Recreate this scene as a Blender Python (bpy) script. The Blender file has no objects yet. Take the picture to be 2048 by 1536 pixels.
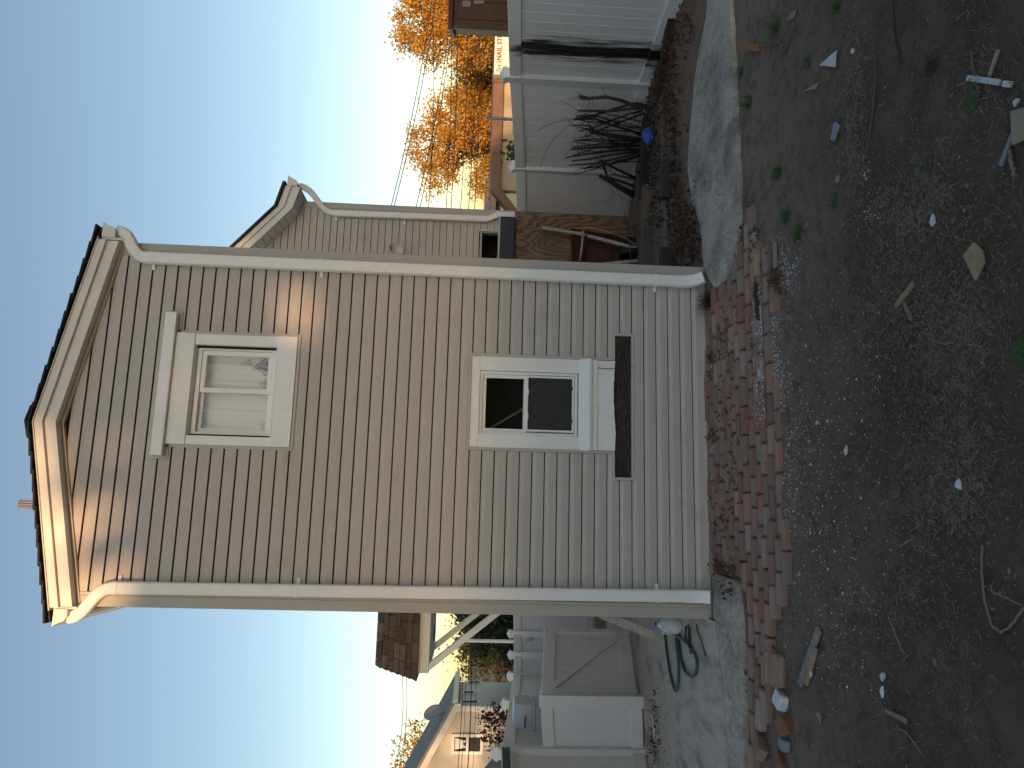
import bpy, bmesh, math, random
from mathutils import Vector, Matrix
R = math.radians
random.seed(7)
scene = bpy.context.scene
col = scene.collection

# ------------------------------------------------------------------ camera (the photograph lies on its side: up in the place is left in the picture)
F_PX, YAW, PITCH, ROLL = 1480.0, 0.178, -0.0484, 0.0350
CAM = Vector((0.5455, -5.9669, 1.8964))
fw = Vector((math.sin(YAW)*math.cos(PITCH), math.cos(YAW)*math.cos(PITCH), math.sin(PITCH)))
rt0 = Vector((math.cos(YAW), -math.sin(YAW), 0)); up0 = rt0.cross(fw)
RT = rt0*math.cos(ROLL) + up0*math.sin(ROLL)
UP = -rt0*math.sin(ROLL) + up0*math.cos(ROLL)
cam_d = bpy.data.cameras.new('camera'); cam = bpy.data.objects.new('camera', cam_d); col.objects.link(cam)
ax, ay, az = -UP, RT, -fw
m = Matrix(((ax.x, ay.x, az.x, CAM.x), (ax.y, ay.y, az.y, CAM.y), (ax.z, ay.z, az.z, CAM.z), (0, 0, 0, 1)))
cam.matrix_world = m
cam_d.sensor_width = 36.0; cam_d.lens = 36.0*F_PX/2048.0
cam_d.clip_start = 0.05; cam_d.clip_end = 3000
scene.camera = cam

# ------------------------------------------------------------------ sky, sun, exposure
SUN_EL, SUN_AZ = R(8.0), R(197.0)          # low evening sun behind the photographer
world = bpy.data.worlds.new('World'); scene.world = world; world.use_nodes = True
nt = world.node_tree; nt.nodes.clear()
sky = nt.nodes.new('ShaderNodeTexSky'); sky.sky_type = 'NISHITA'; sky.sun_disc = False
sky.sun_elevation = SUN_EL; sky.sun_rotation = SUN_AZ
sky.altitude = 0; sky.air_density = 0.85; sky.dust_density = 0.6; sky.ozone_density = 0.45
bg = nt.nodes.new('ShaderNodeBackground'); bg.inputs['Strength'].default_value = 0.15
ow = nt.nodes.new('ShaderNodeOutputWorld')
nt.links.new(sky.outputs[0], bg.inputs[0]); nt.links.new(bg.outputs[0], ow.inputs[0])
sd = bpy.data.lights.new('sun', 'SUN'); sd.energy = 4.2; sd.angle = R(0.53); sd.color = (1.0, 0.56, 0.27)
sun = bpy.data.objects.new('sun', sd); col.objects.link(sun)
SDIR = Vector((math.sin(SUN_AZ)*math.cos(SUN_EL), math.cos(SUN_AZ)*math.cos(SUN_EL), math.sin(SUN_EL)))
sun.rotation_euler = SDIR.to_track_quat('Z', 'Y').to_euler()
vs = scene.view_settings
vs.view_transform = 'Standard'; vs.look = 'None'; vs.gamma = 1.0; vs.exposure = 0.55

# ------------------------------------------------------------------ helpers
def tz(y):
    'height of the yard: level by the house, falling away behind it'
    if y <= 0.9: return 0.0
    if y <= 6: return -0.085*(y-0.9)
    if y <= 12: return -0.4335 - 0.03*(y-6)
    if y <= 25: return -0.6135 - 0.09*(y-12)
    return -1.7835
def ray(px, py):
    return fw + RT*((1536-py-768)/F_PX) + UP*((1024-px)/F_PX)
def atY(px, py, Y):
    d = ray(px, py); return CAM + d*((Y-CAM.y)/d.y)
def atX(px, py, X):
    d = ray(px, py); return CAM + d*((X-CAM.x)/d.x)
def atZ(px, py, Z):
    d = ray(px, py); return CAM + d*((Z-CAM.z)/d.z)
def G(px, py, h=0.0):
    'the point of the yard that is seen at this place of the photograph'
    z = 0.0
    for i in range(40):
        p = atZ(px, py, z+h); z = tz(p.y)
    return Vector((p.x, p.y, z+h))

class MB:
    def __init__(s): s.v = []; s.f = []
    def add(s, vs_, fs_):
        n = len(s.v); s.v += [tuple(p) for p in vs_]; s.f += [tuple(n+i for i in f) for f in fs_]
        return s
    def box(s, x0, x1, y0, y1, z0, z1, M=None):
        vs_ = [Vector((x, y, z)) for z in (z0, z1) for y in (y0, y1) for x in (x0, x1)]
        if M is not None: vs_ = [M @ p for p in vs_]
        return s.add(vs_, [(0,2,3,1),(4,5,7,6),(0,1,5,4),(2,6,7,3),(0,4,6,2),(1,3,7,5)])
    def beam(s, a, b, w, h, upv=(0,0,1)):
        'a square bar from a to b, w across and h along upv'
        a = Vector(a); b = Vector(b); t = (b-a).normalized(); upv = Vector(upv)
        sd_ = t.cross(upv)
        if sd_.length < 1e-4: sd_ = t.cross(Vector((1,0,0)))
        sd_.normalize(); u = sd_.cross(t)
        vs_ = []
        for p in (a, b):
            for i, j in ((-1,-1),(1,-1),(1,1),(-1,1)): vs_.append(p + sd_*(i*w/2) + u*(j*h/2))
        return s.add(vs_, [(0,1,2,3),(7,6,5,4),(0,4,5,1),(1,5,6,2),(2,6,7,3),(3,7,4,0)])
    def prism(s, poly, vec):
        'polygon (3-D points) pushed along vec'
        n = len(poly); vec = Vector(vec)
        vs_ = [Vector(p) for p in poly] + [Vector(p)+vec for p in poly]
        fs_ = [tuple(range(n-1, -1, -1)), tuple(range(n, 2*n))]
        fs_ += [(i, (i+1) % n, n+(i+1) % n, n+i) for i in range(n)]
        return s.add(vs_, fs_)
    def tube(s, pts, r, n=6, caps=True):
        pts = [Vector(p) for p in pts]; k = len(pts)
        rs = r if isinstance(r, (list, tuple)) else [r]*k
        ref = Vector((0.31, 0.17, 0.93)); vs_ = []
        for i, p in enumerate(pts):
            t = (pts[min(i+1, k-1)] - pts[max(i-1, 0)])
            if t.length < 1e-9: t = Vector((0,0,1))
            t.normalize()
            a = t.cross(ref)
            if a.length < 0.05: a = t.cross(Vector((1,0,0)))
            a.normalize(); b = t.cross(a)
            for j in range(n):
                an = 2*math.pi*j/n; vs_.append(p + (a*math.cos(an)+b*math.sin(an))*rs[i])
        fs_ = []
        for i in range(k-1):
            for j in range(n):
                fs_.append((i*n+j, i*n+(j+1) % n, (i+1)*n+(j+1) % n, (i+1)*n+j))
        if caps: fs_ += [tuple(range(n-1, -1, -1)), tuple(range((k-1)*n, k*n))]
        return s.add(vs_, fs_)
    def lathe(s, prof, c, n=16, M=None):
        'profile [(r, z)] turned round the vertical through c'
        c = Vector(c); vs_ = []
        for r_, z in prof:
            for j in range(n):
                an = 2*math.pi*j/n; p = Vector((r_*math.cos(an), r_*math.sin(an), z))
                if M is not None: p = M @ p
                vs_.append(c + p)
        fs_ = []
        for i in range(len(prof)-1):
            for j in range(n):
                fs_.append((i*n+j, i*n+(j+1) % n, (i+1)*n+(j+1) % n, (i+1)*n+j))
        fs_ += [tuple(range(n-1, -1, -1)), tuple(range((len(prof)-1)*n, len(prof)*n))]
        return s.add(vs_, fs_)
    def mesh(s, name, mat, smooth=False, bev=0.0):
        me = bpy.data.meshes.new(name); me.from_pydata(s.v, [], s.f)
        bm = bmesh.new(); bm.from_mesh(me)
        bmesh.ops.recalc_face_normals(bm, faces=bm.faces)
        if bev:
            es = [e for e in bm.edges if e.is_manifold and e.calc_face_angle(0) > 0.5]
            bmesh.ops.bevel(bm, geom=es, offset=bev, segments=1, affect='EDGES', clamp_overlap=True)
        bm.to_mesh(me); bm.free()
        if smooth:
            for p in me.polygons: p.use_smooth = True
        me.materials.append(mat); return me
    def build(s, name, mat, parent=None, smooth=False, bev=0.0):
        return put(name, s.mesh(name, mat, smooth, bev), parent)

def put(name, me, parent=None):
    o = bpy.data.objects.new(name, me); col.objects.link(o)
    if parent is not None: o.parent = parent
    return o
def tag(o, label=None, cat=None, group=None, kind=None):
    if label: o['label'] = label
    if cat: o['category'] = cat
    if group: o['group'] = group
    if kind: o['kind'] = kind
    return o
def empty(name, label=None, cat=None, group=None, kind=None):
    o = bpy.data.objects.new(name, None); col.objects.link(o); o.empty_display_size = 0.1
    return tag(o, label, cat, group, kind)
def set_base(root, p):
    'moves an empty to the base of its thing, its parts staying where they are'
    p = Vector(p); root.location = p
    for ch in root.children: ch.location = ch.location - p
    return root
def rnd(a, b): return random.uniform(a, b)

# ------------------------------------------------------------------ materials
def new_mat(name):
    mt = bpy.data.materials.new(name); mt.use_nodes = True
    n = mt.node_tree.nodes; l = mt.node_tree.links
    return mt, n, l, n['Principled BSDF']
def pm(name, c1, c2=None, scale=6.0, rough=0.6, bump=0.0, bscale=None, detail=5.0, rv=0.0, stretch=(1,1,1), c3=None, lo=0.35, hi=0.65, spec=0.5, metal=0.0, bdist=0.01, rc=None, rlo=0.4, rhi=0.7):
    'procedural paint, stone, wood ...: two noise-mixed colours, an optional fine dirt colour c3, per-object value change rv, relief'
    mt, n, l, bs = new_mat(name)
    geo = n.new('ShaderNodeNewGeometry'); mp = n.new('ShaderNodeMapping'); mp.inputs['Scale'].default_value = stretch
    l.new(geo.outputs['Position'], mp.inputs['Vector'])
    c2 = c2 or c1
    no = n.new('ShaderNodeTexNoise'); no.inputs['Scale'].default_value = scale; no.inputs['Detail'].default_value = detail; no.inputs['Roughness'].default_value = 0.6
    l.new(mp.outputs[0], no.inputs['Vector'])
    rp = n.new('ShaderNodeMapRange'); rp.inputs[1].default_value = lo; rp.inputs[2].default_value = hi
    l.new(no.outputs[0], rp.inputs[0])
    mx = n.new('ShaderNodeMix'); mx.data_type = 'RGBA'
    mx.inputs[6].default_value = (*c1, 1); mx.inputs[7].default_value = (*c2, 1); l.new(rp.outputs[0], mx.inputs[0])
    out = mx.outputs[2]
    if c3:
        n2 = n.new('ShaderNodeTexNoise'); n2.inputs['Scale'].default_value = scale*5.3; n2.inputs['Detail'].default_value = 8; n2.inputs['Roughness'].default_value = 0.7
        l.new(mp.outputs[0], n2.inputs['Vector'])
        r2 = n.new('ShaderNodeMapRange'); r2.inputs[1].default_value = 0.53; r2.inputs[2].default_value = 0.68
        l.new(n2.outputs[0], r2.inputs[0])
        m2 = n.new('ShaderNodeMix'); m2.data_type = 'RGBA'; m2.inputs[7].default_value = (*c3, 1)
        l.new(out, m2.inputs[6]); l.new(r2.outputs[0], m2.inputs[0]); out = m2.outputs[2]
    if rc or rv:
        oi = n.new('ShaderNodeObjectInfo')
    if rc:
        r3 = n.new('ShaderNodeMapRange'); r3.inputs[1].default_value = rlo; r3.inputs[2].default_value = rhi
        l.new(oi.outputs['Random'], r3.inputs[0])
        m3 = n.new('ShaderNodeMix'); m3.data_type = 'RGBA'; m3.inputs[7].default_value = (*rc, 1)
        l.new(out, m3.inputs[6]); l.new(r3.outputs[0], m3.inputs[0]); out = m3.outputs[2]
    if rv:
        hs = n.new('ShaderNodeHueSaturation'); mr = n.new('ShaderNodeMapRange')
        mr.inputs[3].default_value = 1-rv; mr.inputs[4].default_value = 1+rv
        mu = n.new('ShaderNodeMath'); mu.operation = 'MULTIPLY'; mu.inputs[1].default_value = 7.31
        fr = n.new('ShaderNodeMath'); fr.operation = 'FRACT'
        l.new(oi.outputs['Random'], mu.inputs[0]); l.new(mu.outputs[0], fr.inputs[0]); l.new(fr.outputs[0], mr.inputs[0])
        l.new(mr.outputs[0], hs.inputs['Value']); l.new(out, hs.inputs['Color']); out = hs.outputs[0]
    l.new(out, bs.inputs['Base Color'])
    bs.inputs['Roughness'].default_value = rough; bs.inputs['Metallic'].default_value = metal
    bs.inputs['Specular IOR Level'].default_value = spec
    if bump:
        nb = n.new('ShaderNodeTexNoise'); nb.inputs['Scale'].default_value = bscale or scale*4; nb.inputs['Detail'].default_value = 8; nb.inputs['Roughness'].default_value = 0.65
        l.new(mp.outputs[0], nb.inputs['Vector'])
        bp = n.new('ShaderNodeBump'); bp.inputs['Strength'].default_value = bump; bp.inputs['Distance'].default_value = bdist
        l.new(nb.outputs[0], bp.inputs['Height']); l.new(bp.outputs[0], bs.inputs['Normal'])
    return mt
def leaf_mat(name, c1, c2, trans=0.4, rough=0.5):
    mt, n, l, bs = new_mat(name)
    geo = n.new('ShaderNodeNewGeometry')
    no = n.new('ShaderNodeTexNoise'); no.inputs['Scale'].default_value = 1.3; no.inputs['Detail'].default_value = 3
    l.new(geo.outputs['Position'], no.inputs['Vector'])
    ad = n.new('ShaderNodeMath'); ad.operation = 'MULTIPLY_ADD'; ad.inputs[1].default_value = 0.7
    l.new(geo.outputs['Random Per Island'], ad.inputs[0]); l.new(no.outputs[0], ad.inputs[2])
    mr = n.new('ShaderNodeMapRange'); mr.inputs[1].default_value = 0.45; mr.inputs[2].default_value = 1.1; l.new(ad.outputs[0], mr.inputs[0])
    mx = n.new('ShaderNodeMix'); mx.data_type = 'RGBA'; mx.inputs[6].default_value = (*c1, 1); mx.inputs[7].default_value = (*c2, 1)
    l.new(mr.outputs[0], mx.inputs[0]); l.new(mx.outputs[2], bs.inputs['Base Color']); bs.inputs['Roughness'].default_value = rough
    tr = n.new('ShaderNodeBsdfTranslucent'); l.new(mx.outputs[2], tr.inputs[0])
    ms = n.new('ShaderNodeMixShader'); ms.inputs[0].default_value = trans
    l.new(bs.outputs[0], ms.inputs[1]); l.new(tr.outputs[0], ms.inputs[2]); l.new(ms.outputs[0], n['Material Output'].inputs[0])
    return mt
def glass_mat(name, tint=(0.97, 0.98, 0.98), refl=1.0):
    mt, n, l, bs = new_mat(name)
    tr = n.new('ShaderNodeBsdfTransparent'); tr.inputs[0].default_value = (*tint, 1)
    gl = n.new('ShaderNodeBsdfGlossy'); gl.inputs['Roughness'].default_value = 0.02; gl.inputs[0].default_value = (refl, refl, refl, 1)
    fr = n.new('ShaderNodeFresnel'); fr.inputs[0].default_value = 1.5
    ms = n.new('ShaderNodeMixShader'); l.new(fr.outputs[0], ms.inputs[0]); l.new(tr.outputs[0], ms.inputs[1]); l.new(gl.outputs[0], ms.inputs[2])
    l.new(ms.outputs[0], n['Material Output'].inputs[0]); return mt

M = {}
M['siding'] = pm('taupe_vinyl', (0.515,0.475,0.445), (0.495,0.455,0.425), scale=1.6, rough=0.5, bump=0.05, bscale=60, c3=(0.475,0.435,0.41), rv=0.03, spec=0.35)
M['trim_tan'] = pm('taupe_corner_vinyl', (0.44,0.415,0.38), (0.42,0.395,0.36), scale=3, rough=0.45, bump=0.03, spec=0.4)
def stain_siding(mt):
    n = mt.node_tree.nodes; l = mt.node_tree.links; bs = n['Principled BSDF']; src = bs.inputs['Base Color'].links[0].from_socket
    geo = n.new('ShaderNodeNewGeometry'); no = n.new('ShaderNodeTexNoise'); no.inputs['Scale'].default_value = 2.6; no.inputs['Detail'].default_value = 9; no.inputs['Roughness'].default_value = 0.7; l.new(geo.outputs['Position'], no.inputs[0])
    rp = n.new('ShaderNodeMapRange'); rp.inputs[1].default_value = 0.57; rp.inputs[2].default_value = 0.78; rp.inputs[4].default_value = 0.45; l.new(no.outputs[0], rp.inputs[0])
    mx = n.new('ShaderNodeMix'); mx.data_type = 'RGBA'; mx.inputs[7].default_value = (0.29,0.245,0.19,1); l.new(src, mx.inputs[6]); l.new(rp.outputs[0], mx.inputs[0]); l.new(mx.outputs[2], bs.inputs['Base Color'])
stain_siding(M['siding'])
M['shadow_wrap'] = pm('shadow_black_house_wrap', (0.012,0.011,0.010), (0.02,0.018,0.016), scale=8, rough=0.9)  # near-black backing puts the lap shadow into the gaps between courses and panels
M['white'] = pm('white_aluminium', (0.84,0.84,0.83), (0.81,0.81,0.80), scale=4, rough=0.38, bump=0.03, bscale=25, c3=(0.77,0.765,0.75), spec=0.45)
M['almond'] = pm('almond_fascia', (0.74,0.72,0.66), (0.68,0.66,0.60), scale=3, rough=0.42, bump=0.03, bscale=20)
M['vinyl'] = pm('white_fence_vinyl', (0.84,0.85,0.85), (0.80,0.81,0.81), scale=2.4, rough=0.38, bump=0.03, bscale=8, c3=(0.76,0.76,0.75), rv=0.025)
M['vinyl_grey'] = pm('grimy_fence_vinyl', (0.79,0.78,0.76), (0.73,0.72,0.69), scale=2.2, rough=0.45, bump=0.03, bscale=8, c3=(0.66,0.65,0.62), rv=0.03)
M['shingle'] = pm('black_shingle', (0.020,0.021,0.024), (0.035,0.035,0.038), scale=40, rough=0.95, bump=0.5, bscale=200, rv=0.2)
M['shingle_brown'] = pm('brown_shingle', (0.17,0.115,0.085), (0.11,0.08,0.062), scale=25, rough=0.95, bump=0.5, bscale=220, rv=0.35, c3=(0.06,0.048,0.04))
M['glass'] = glass_mat('window_glass')
M['screen'] = pm('insect_screen', (0.020,0.022,0.022), (0.028,0.030,0.030), scale=30, rough=0.7)
M['dark'] = pm('shade_black_interior', (0.012,0.011,0.010), rough=0.9)
M['room'] = pm('room_wall', (0.30,0.29,0.27), (0.25,0.24,0.22), scale=2, rough=0.8)
M['char'] = pm('charred_board', (0.018,0.014,0.012), (0.05,0.034,0.024), scale=9, rough=0.8, bump=0.7, bscale=30, stretch=(0.4,1,1.6), c3=(0.11,0.095,0.085), bdist=0.02)
M['galv'] = pm('galvanised_steel', (0.42,0.42,0.42), (0.30,0.30,0.31), scale=20, rough=0.4, metal=0.8)
M['brick'] = pm('red_paver_brick', (0.32,0.150,0.105), (0.285,0.190,0.145), scale=6, rough=0.95, bump=0.7, bscale=60, c3=(0.235,0.185,0.145), rv=0.22, rc=(0.31,0.26,0.215), rlo=0.2, rhi=1.1, bdist=0.006)
M['concrete'] = pm('old_concrete', (0.52,0.465,0.39), (0.42,0.375,0.315), scale=2.3, rough=0.92, bump=0.5, bscale=90, c3=(0.30,0.28,0.25), stretch=(1.6,0.8,1), bdist=0.006)
M['timber'] = pm('weathered_timber', (0.20,0.165,0.135), (0.12,0.095,0.075), scale=6, rough=0.9, bump=0.7, bscale=14, stretch=(0.35,2.2,2.2), c3=(0.07,0.055,0.045), rv=0.2, bdist=0.02)
M['timber_dark'] = pm('dark_wet_timber', (0.045,0.035,0.027), (0.025,0.020,0.016), scale=8, rough=0.8, bump=0.6, stretch=(0.5,2,2))
M['wood'] = pm('split_pine', (0.34,0.25,0.155), (0.25,0.175,0.105), scale=14, rough=0.85, bump=0.5, rv=0.25, c3=(0.17,0.12,0.075))
M['greywood'] = pm('grey_scrap_wood', (0.26,0.25,0.235), (0.17,0.16,0.15), scale=14, rough=0.85, bump=0.5, rv=0.2)
M['bark'] = pm('dead_bark', (0.055,0.042,0.033), (0.030,0.024,0.020), scale=20, rough=0.95, bump=0.7, rv=0.25)
M['bark_green'] = pm('mossy_bark', (0.075,0.085,0.040), (0.045,0.040,0.028), scale=12, rough=0.95, bump=0.7)
M['stick'] = pm('dry_twig', (0.135,0.10,0.07), (0.08,0.06,0.045), scale=20, rough=0.9, rv=0.3)
M['rust'] = pm('rusty_steel', (0.085,0.034,0.022), (0.045,0.022,0.018), scale=10, rough=0.85, bump=0.5, c3=(0.13,0.055,0.030))
M['oldpaint'] = pm('worn_white_paint', (0.50,0.49,0.46), (0.36,0.34,0.31), scale=16, rough=0.75, bump=0.3, c3=(0.13,0.10,0.08))
M['navy'] = pm('navy_roof_edge', (0.020,0.027,0.042), (0.028,0.034,0.050), scale=5, rough=0.6, bump=0.1)
M['blue'] = pm('blue_plastic_bag', (0.035,0.10,0.42), (0.055,0.14,0.52), scale=12, rough=0.35, bump=0.6, bscale=18)
M['hose'] = pm('green_hose', (0.020,0.085,0.075), (0.012,0.045,0.042), scale=12, rough=0.4)
M['black'] = pm('black_rubber', (0.015,0.015,0.016), rough=0.6)
M['jug'] = pm('milky_plastic', (0.60,0.66,0.72), (0.50,0.56,0.62), scale=5, rough=0.35)
M['whitechip'] = pm('white_chip', (0.66,0.68,0.70), (0.50,0.52,0.55), scale=40, rough=0.6, rv=0.2)
M['bluegrey'] = pm('blue_grey_board', (0.24,0.29,0.35), (0.18,0.22,0.27), scale=12, rough=0.7)
M['leaf_brown'] = leaf_mat('dead_leaf_brown', (0.050,0.028,0.017), (0.15,0.080,0.040), 0.15, 0.8)
M['leaf_dark'] = leaf_mat('dead_leaf_dark', (0.020,0.013,0.009), (0.055,0.030,0.018), 0.1, 0.8)
M['grass'] = leaf_mat('green_grass', (0.035,0.10,0.020), (0.075,0.17,0.040), 0.3)
M['straw'] = leaf_mat('dry_straw', (0.14,0.105,0.078), (0.32,0.25,0.185), 0.15, 0.8)
M['orange'] = leaf_mat('orange_leaf', (0.47,0.22,0.03), (0.64,0.41,0.08), 0.5)
M['yellow'] = leaf_mat('yellow_leaf', (0.40,0.21,0.025), (0.52,0.33,0.045), 0.5)
M['yellowgreen'] = leaf_mat('yellow_green_leaf', (0.20,0.17,0.025), (0.44,0.30,0.035), 0.5)
M['evergreen'] = leaf_mat('evergreen_leaf', (0.012,0.026,0.012), (0.028,0.050,0.020), 0.2)
M['maroon'] = leaf_mat('maroon_leaf', (0.055,0.012,0.014), (0.12,0.030,0.026), 0.3)
M['vine_leaf'] = leaf_mat('green_vine_leaf', (0.030,0.075,0.018), (0.06,0.13,0.03), 0.35)
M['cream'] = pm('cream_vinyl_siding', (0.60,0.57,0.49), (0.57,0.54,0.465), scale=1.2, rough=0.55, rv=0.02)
M['cream_lightened'] = pm('shade_lightened_cream_siding', (0.82,0.79,0.70), (0.78,0.75,0.66), scale=1.2, rough=0.55, rv=0.02)  # same cream siding, lightened to offset the shade on the side wall
M['roofgrey'] = pm('grey_shingle_roof', (0.30,0.275,0.24), (0.24,0.22,0.195), scale=18, rough=0.95, bump=0.4)
M['tan_wall'] = pm('tan_stucco', (0.42,0.35,0.27), (0.38,0.32,0.245), scale=2, rough=0.85)
M['brown_roof'] = pm('brown_metal_fascia', (0.17,0.10,0.07), (0.145,0.085,0.06), scale=3, rough=0.6)
M['maroon_paint'] = pm('dark_maroon_paint', (0.050,0.016,0.016), (0.035,0.012,0.012), scale=6, rough=0.55, bump=0.1)
M['sign_white'] = pm('white_sign_face', (0.78,0.76,0.72), (0.74,0.72,0.68), scale=2, rough=0.5)
M['sign_red'] = pm('sign_red_lettering', (0.32,0.02,0.05), rough=0.5)
M['sign_green'] = pm('sign_green_lettering', (0.05,0.09,0.02), rough=0.5)
M['wire'] = pm('black_cable', (0.018,0.018,0.020), rough=0.7)
M['grey_metal'] = pm('grey_pipe', (0.28,0.31,0.34), (0.22,0.25,0.28), scale=9, rough=0.5, metal=0.3)
M['grill_grey'] = pm('pale_grey_enamel', (0.60,0.61,0.62), (0.52,0.53,0.54), scale=5, rough=0.35)
M['tarp'] = pm('grey_tarp', (0.15,0.155,0.15), (0.20,0.20,0.19), scale=3, rough=0.8, bump=0.6, bscale=4)
M['brick_far'] = pm('far_red_brick', (0.30,0.09,0.06), (0.24,0.08,0.055), scale=7, rough=0.9)
M['tanwood'] = pm('far_tan_boards', (0.30,0.25,0.19), (0.24,0.20,0.15), scale=3, rough=0.9)
M['stone'] = pm('pale_stone', (0.30,0.29,0.27), (0.20,0.19,0.18), scale=20, rough=0.9, bump=0.5, rv=0.3)
M['brass'] = pm('orange_brown_brick', (0.30,0.135,0.065), (0.22,0.10,0.05), scale=14, rough=0.9, bump=0.6)
M['burlap'] = pm('tan_cardboard', (0.33,0.285,0.20), (0.27,0.23,0.16), scale=10, rough=0.9, bump=0.4, bscale=90)

def soil_mat():
    mt, n, l, bs = new_mat('dark_soil')
    geo = n.new('ShaderNodeNewGeometry')
    def noise(s, d=8, r=0.65):
        k = n.new('ShaderNodeTexNoise'); k.inputs['Scale'].default_value = s; k.inputs['Detail'].default_value = d; k.inputs['Roughness'].default_value = r
        l.new(geo.outputs['Position'], k.inputs['Vector']); return k.outputs[0]
    def mr(x, a, b):
        k = n.new('ShaderNodeMapRange'); k.inputs[1].default_value = a; k.inputs[2].default_value = b; l.new(x, k.inputs[0]); return k.outputs[0]
    def mix(f, a, b):
        k = n.new('ShaderNodeMix'); k.data_type = 'RGBA'; l.new(f, k.inputs[0])
        for i, c in ((6, a), (7, b)):
            if isinstance(c, tuple): k.inputs[i].default_value = (*c, 1)
            else: l.new(c, k.inputs[i])
        return k.outputs[2]
    c = mix(mr(noise(1.7), 0.36, 0.66), (0.098,0.072,0.055), (0.170,0.126,0.096))
    sy = n.new('ShaderNodeSeparateXYZ'); l.new(geo.outputs['Position'], sy.inputs[0])
    ad = n.new('ShaderNodeMath'); ad.operation = 'MULTIPLY_ADD'; ad.inputs[1].default_value = 1.3; l.new(noise(0.9, 4), ad.inputs[0]); l.new(sy.outputs['Y'], ad.inputs[2])
    c = mix(mr(ad.outputs[0], -1.9, -0.7), c, (0.250,0.190,0.148))
    c = mix(mr(noise(9, 10, 0.75), 0.48, 0.76), c, (0.056,0.041,0.032))
    c = mix(mr(noise(46, 4), 0.60, 0.72), c, (0.14,0.118,0.092))
    vo = n.new('ShaderNodeTexVoronoi'); vo.inputs['Scale'].default_value = 62; l.new(geo.outputs['Position'], vo.inputs['Vector'])
    c = mix(mr(vo.outputs['Distance'], 0.19, 0.10), c, (0.13,0.115,0.098))
    l.new(c, bs.inputs['Base Color']); bs.inputs['Roughness'].default_value = 0.95; bs.inputs['Specular IOR Level'].default_value = 0.2
    b1 = n.new('ShaderNodeBump'); b1.inputs['Strength'].default_value = 0.9; b1.inputs['Distance'].default_value = 0.03; l.new(noise(28, 10, 0.7), b1.inputs['Height'])
    l.new(b1.outputs[0], bs.inputs['Normal'])
    return mt
M['soil'] = soil_mat()

def plywood_mat():
    mt, n, l, bs = new_mat('weathered_plywood')
    geo = n.new('ShaderNodeNewGeometry'); mp = n.new('ShaderNodeMapping'); mp.inputs['Scale'].default_value = (1.0, 1.0, 0.16)
    l.new(geo.outputs['Position'], mp.inputs[0])
    no = n.new('ShaderNodeTexNoise'); no.inputs['Scale'].default_value = 3.2; no.inputs['Detail'].default_value = 2; no.inputs['Distortion'].default_value = 0.4; l.new(mp.outputs[0], no.inputs[0])
    mu = n.new('ShaderNodeMath'); mu.operation = 'MULTIPLY'; mu.inputs[1].default_value = 150; l.new(no.outputs[0], mu.inputs[0])
    si = n.new('ShaderNodeMath'); si.operation = 'SINE'; l.new(mu.outputs[0], si.inputs[0])
    rp = n.new('ShaderNodeMapRange'); rp.inputs[1].default_value = -0.7; rp.inputs[2].default_value = 0.9; l.new(si.outputs[0], rp.inputs[0])
    mx = n.new('ShaderNodeMix'); mx.data_type = 'RGBA'; mx.inputs[6].default_value = (0.30,0.195,0.115,1); mx.inputs[7].default_value = (0.135,0.085,0.052,1); l.new(rp.outputs[0], mx.inputs[0])
    n2 = n.new('ShaderNodeTexNoise'); n2.inputs['Scale'].default_value = 2.4; n2.inputs['Detail'].default_value = 6; l.new(geo.outputs['Position'], n2.inputs[0])
    r2 = n.new('ShaderNodeMapRange'); r2.inputs[1].default_value = 0.45; r2.inputs[2].default_value = 0.7; l.new(n2.outputs[0], r2.inputs[0])
    m2 = n.new('ShaderNodeMix'); m2.data_type = 'RGBA'; m2.inputs[7].default_value = (0.125,0.105,0.088,1); l.new(mx.outputs[2], m2.inputs[6]); l.new(r2.outputs[0], m2.inputs[0])
    l.new(m2.outputs[2], bs.inputs['Base Color']); bs.inputs['Roughness'].default_value = 0.9
    bp = n.new('ShaderNodeBump'); bp.inputs['Strength'].default_value = 0.4; bp.inputs['Distance'].default_value = 0.01; l.new(si.outputs[0], bp.inputs['Height']); l.new(bp.outputs[0], bs.inputs['Normal'])
    return mt
M['plywood'] = plywood_mat()

def curtain_mat():
    mt, n, l, bs = new_mat('sheer_curtain')
    geo = n.new('ShaderNodeNewGeometry')
    no = n.new('ShaderNodeTexNoise'); no.inputs['Scale'].default_value = 7; no.inputs['Detail'].default_value = 3
    l.new(geo.outputs['Position'], no.inputs[0])
    mx = n.new('ShaderNodeMix'); mx.data_type = 'RGBA'; mx.inputs[6].default_value = (0.86,0.87,0.88,1); mx.inputs[7].default_value = (0.90,0.91,0.92,1); l.new(no.outputs[0], mx.inputs[0])
    l.new(mx.outputs[2], bs.inputs['Base Color']); bs.inputs['Roughness'].default_value = 0.8
    return mt
M['curtain'] = curtain_mat()

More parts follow.
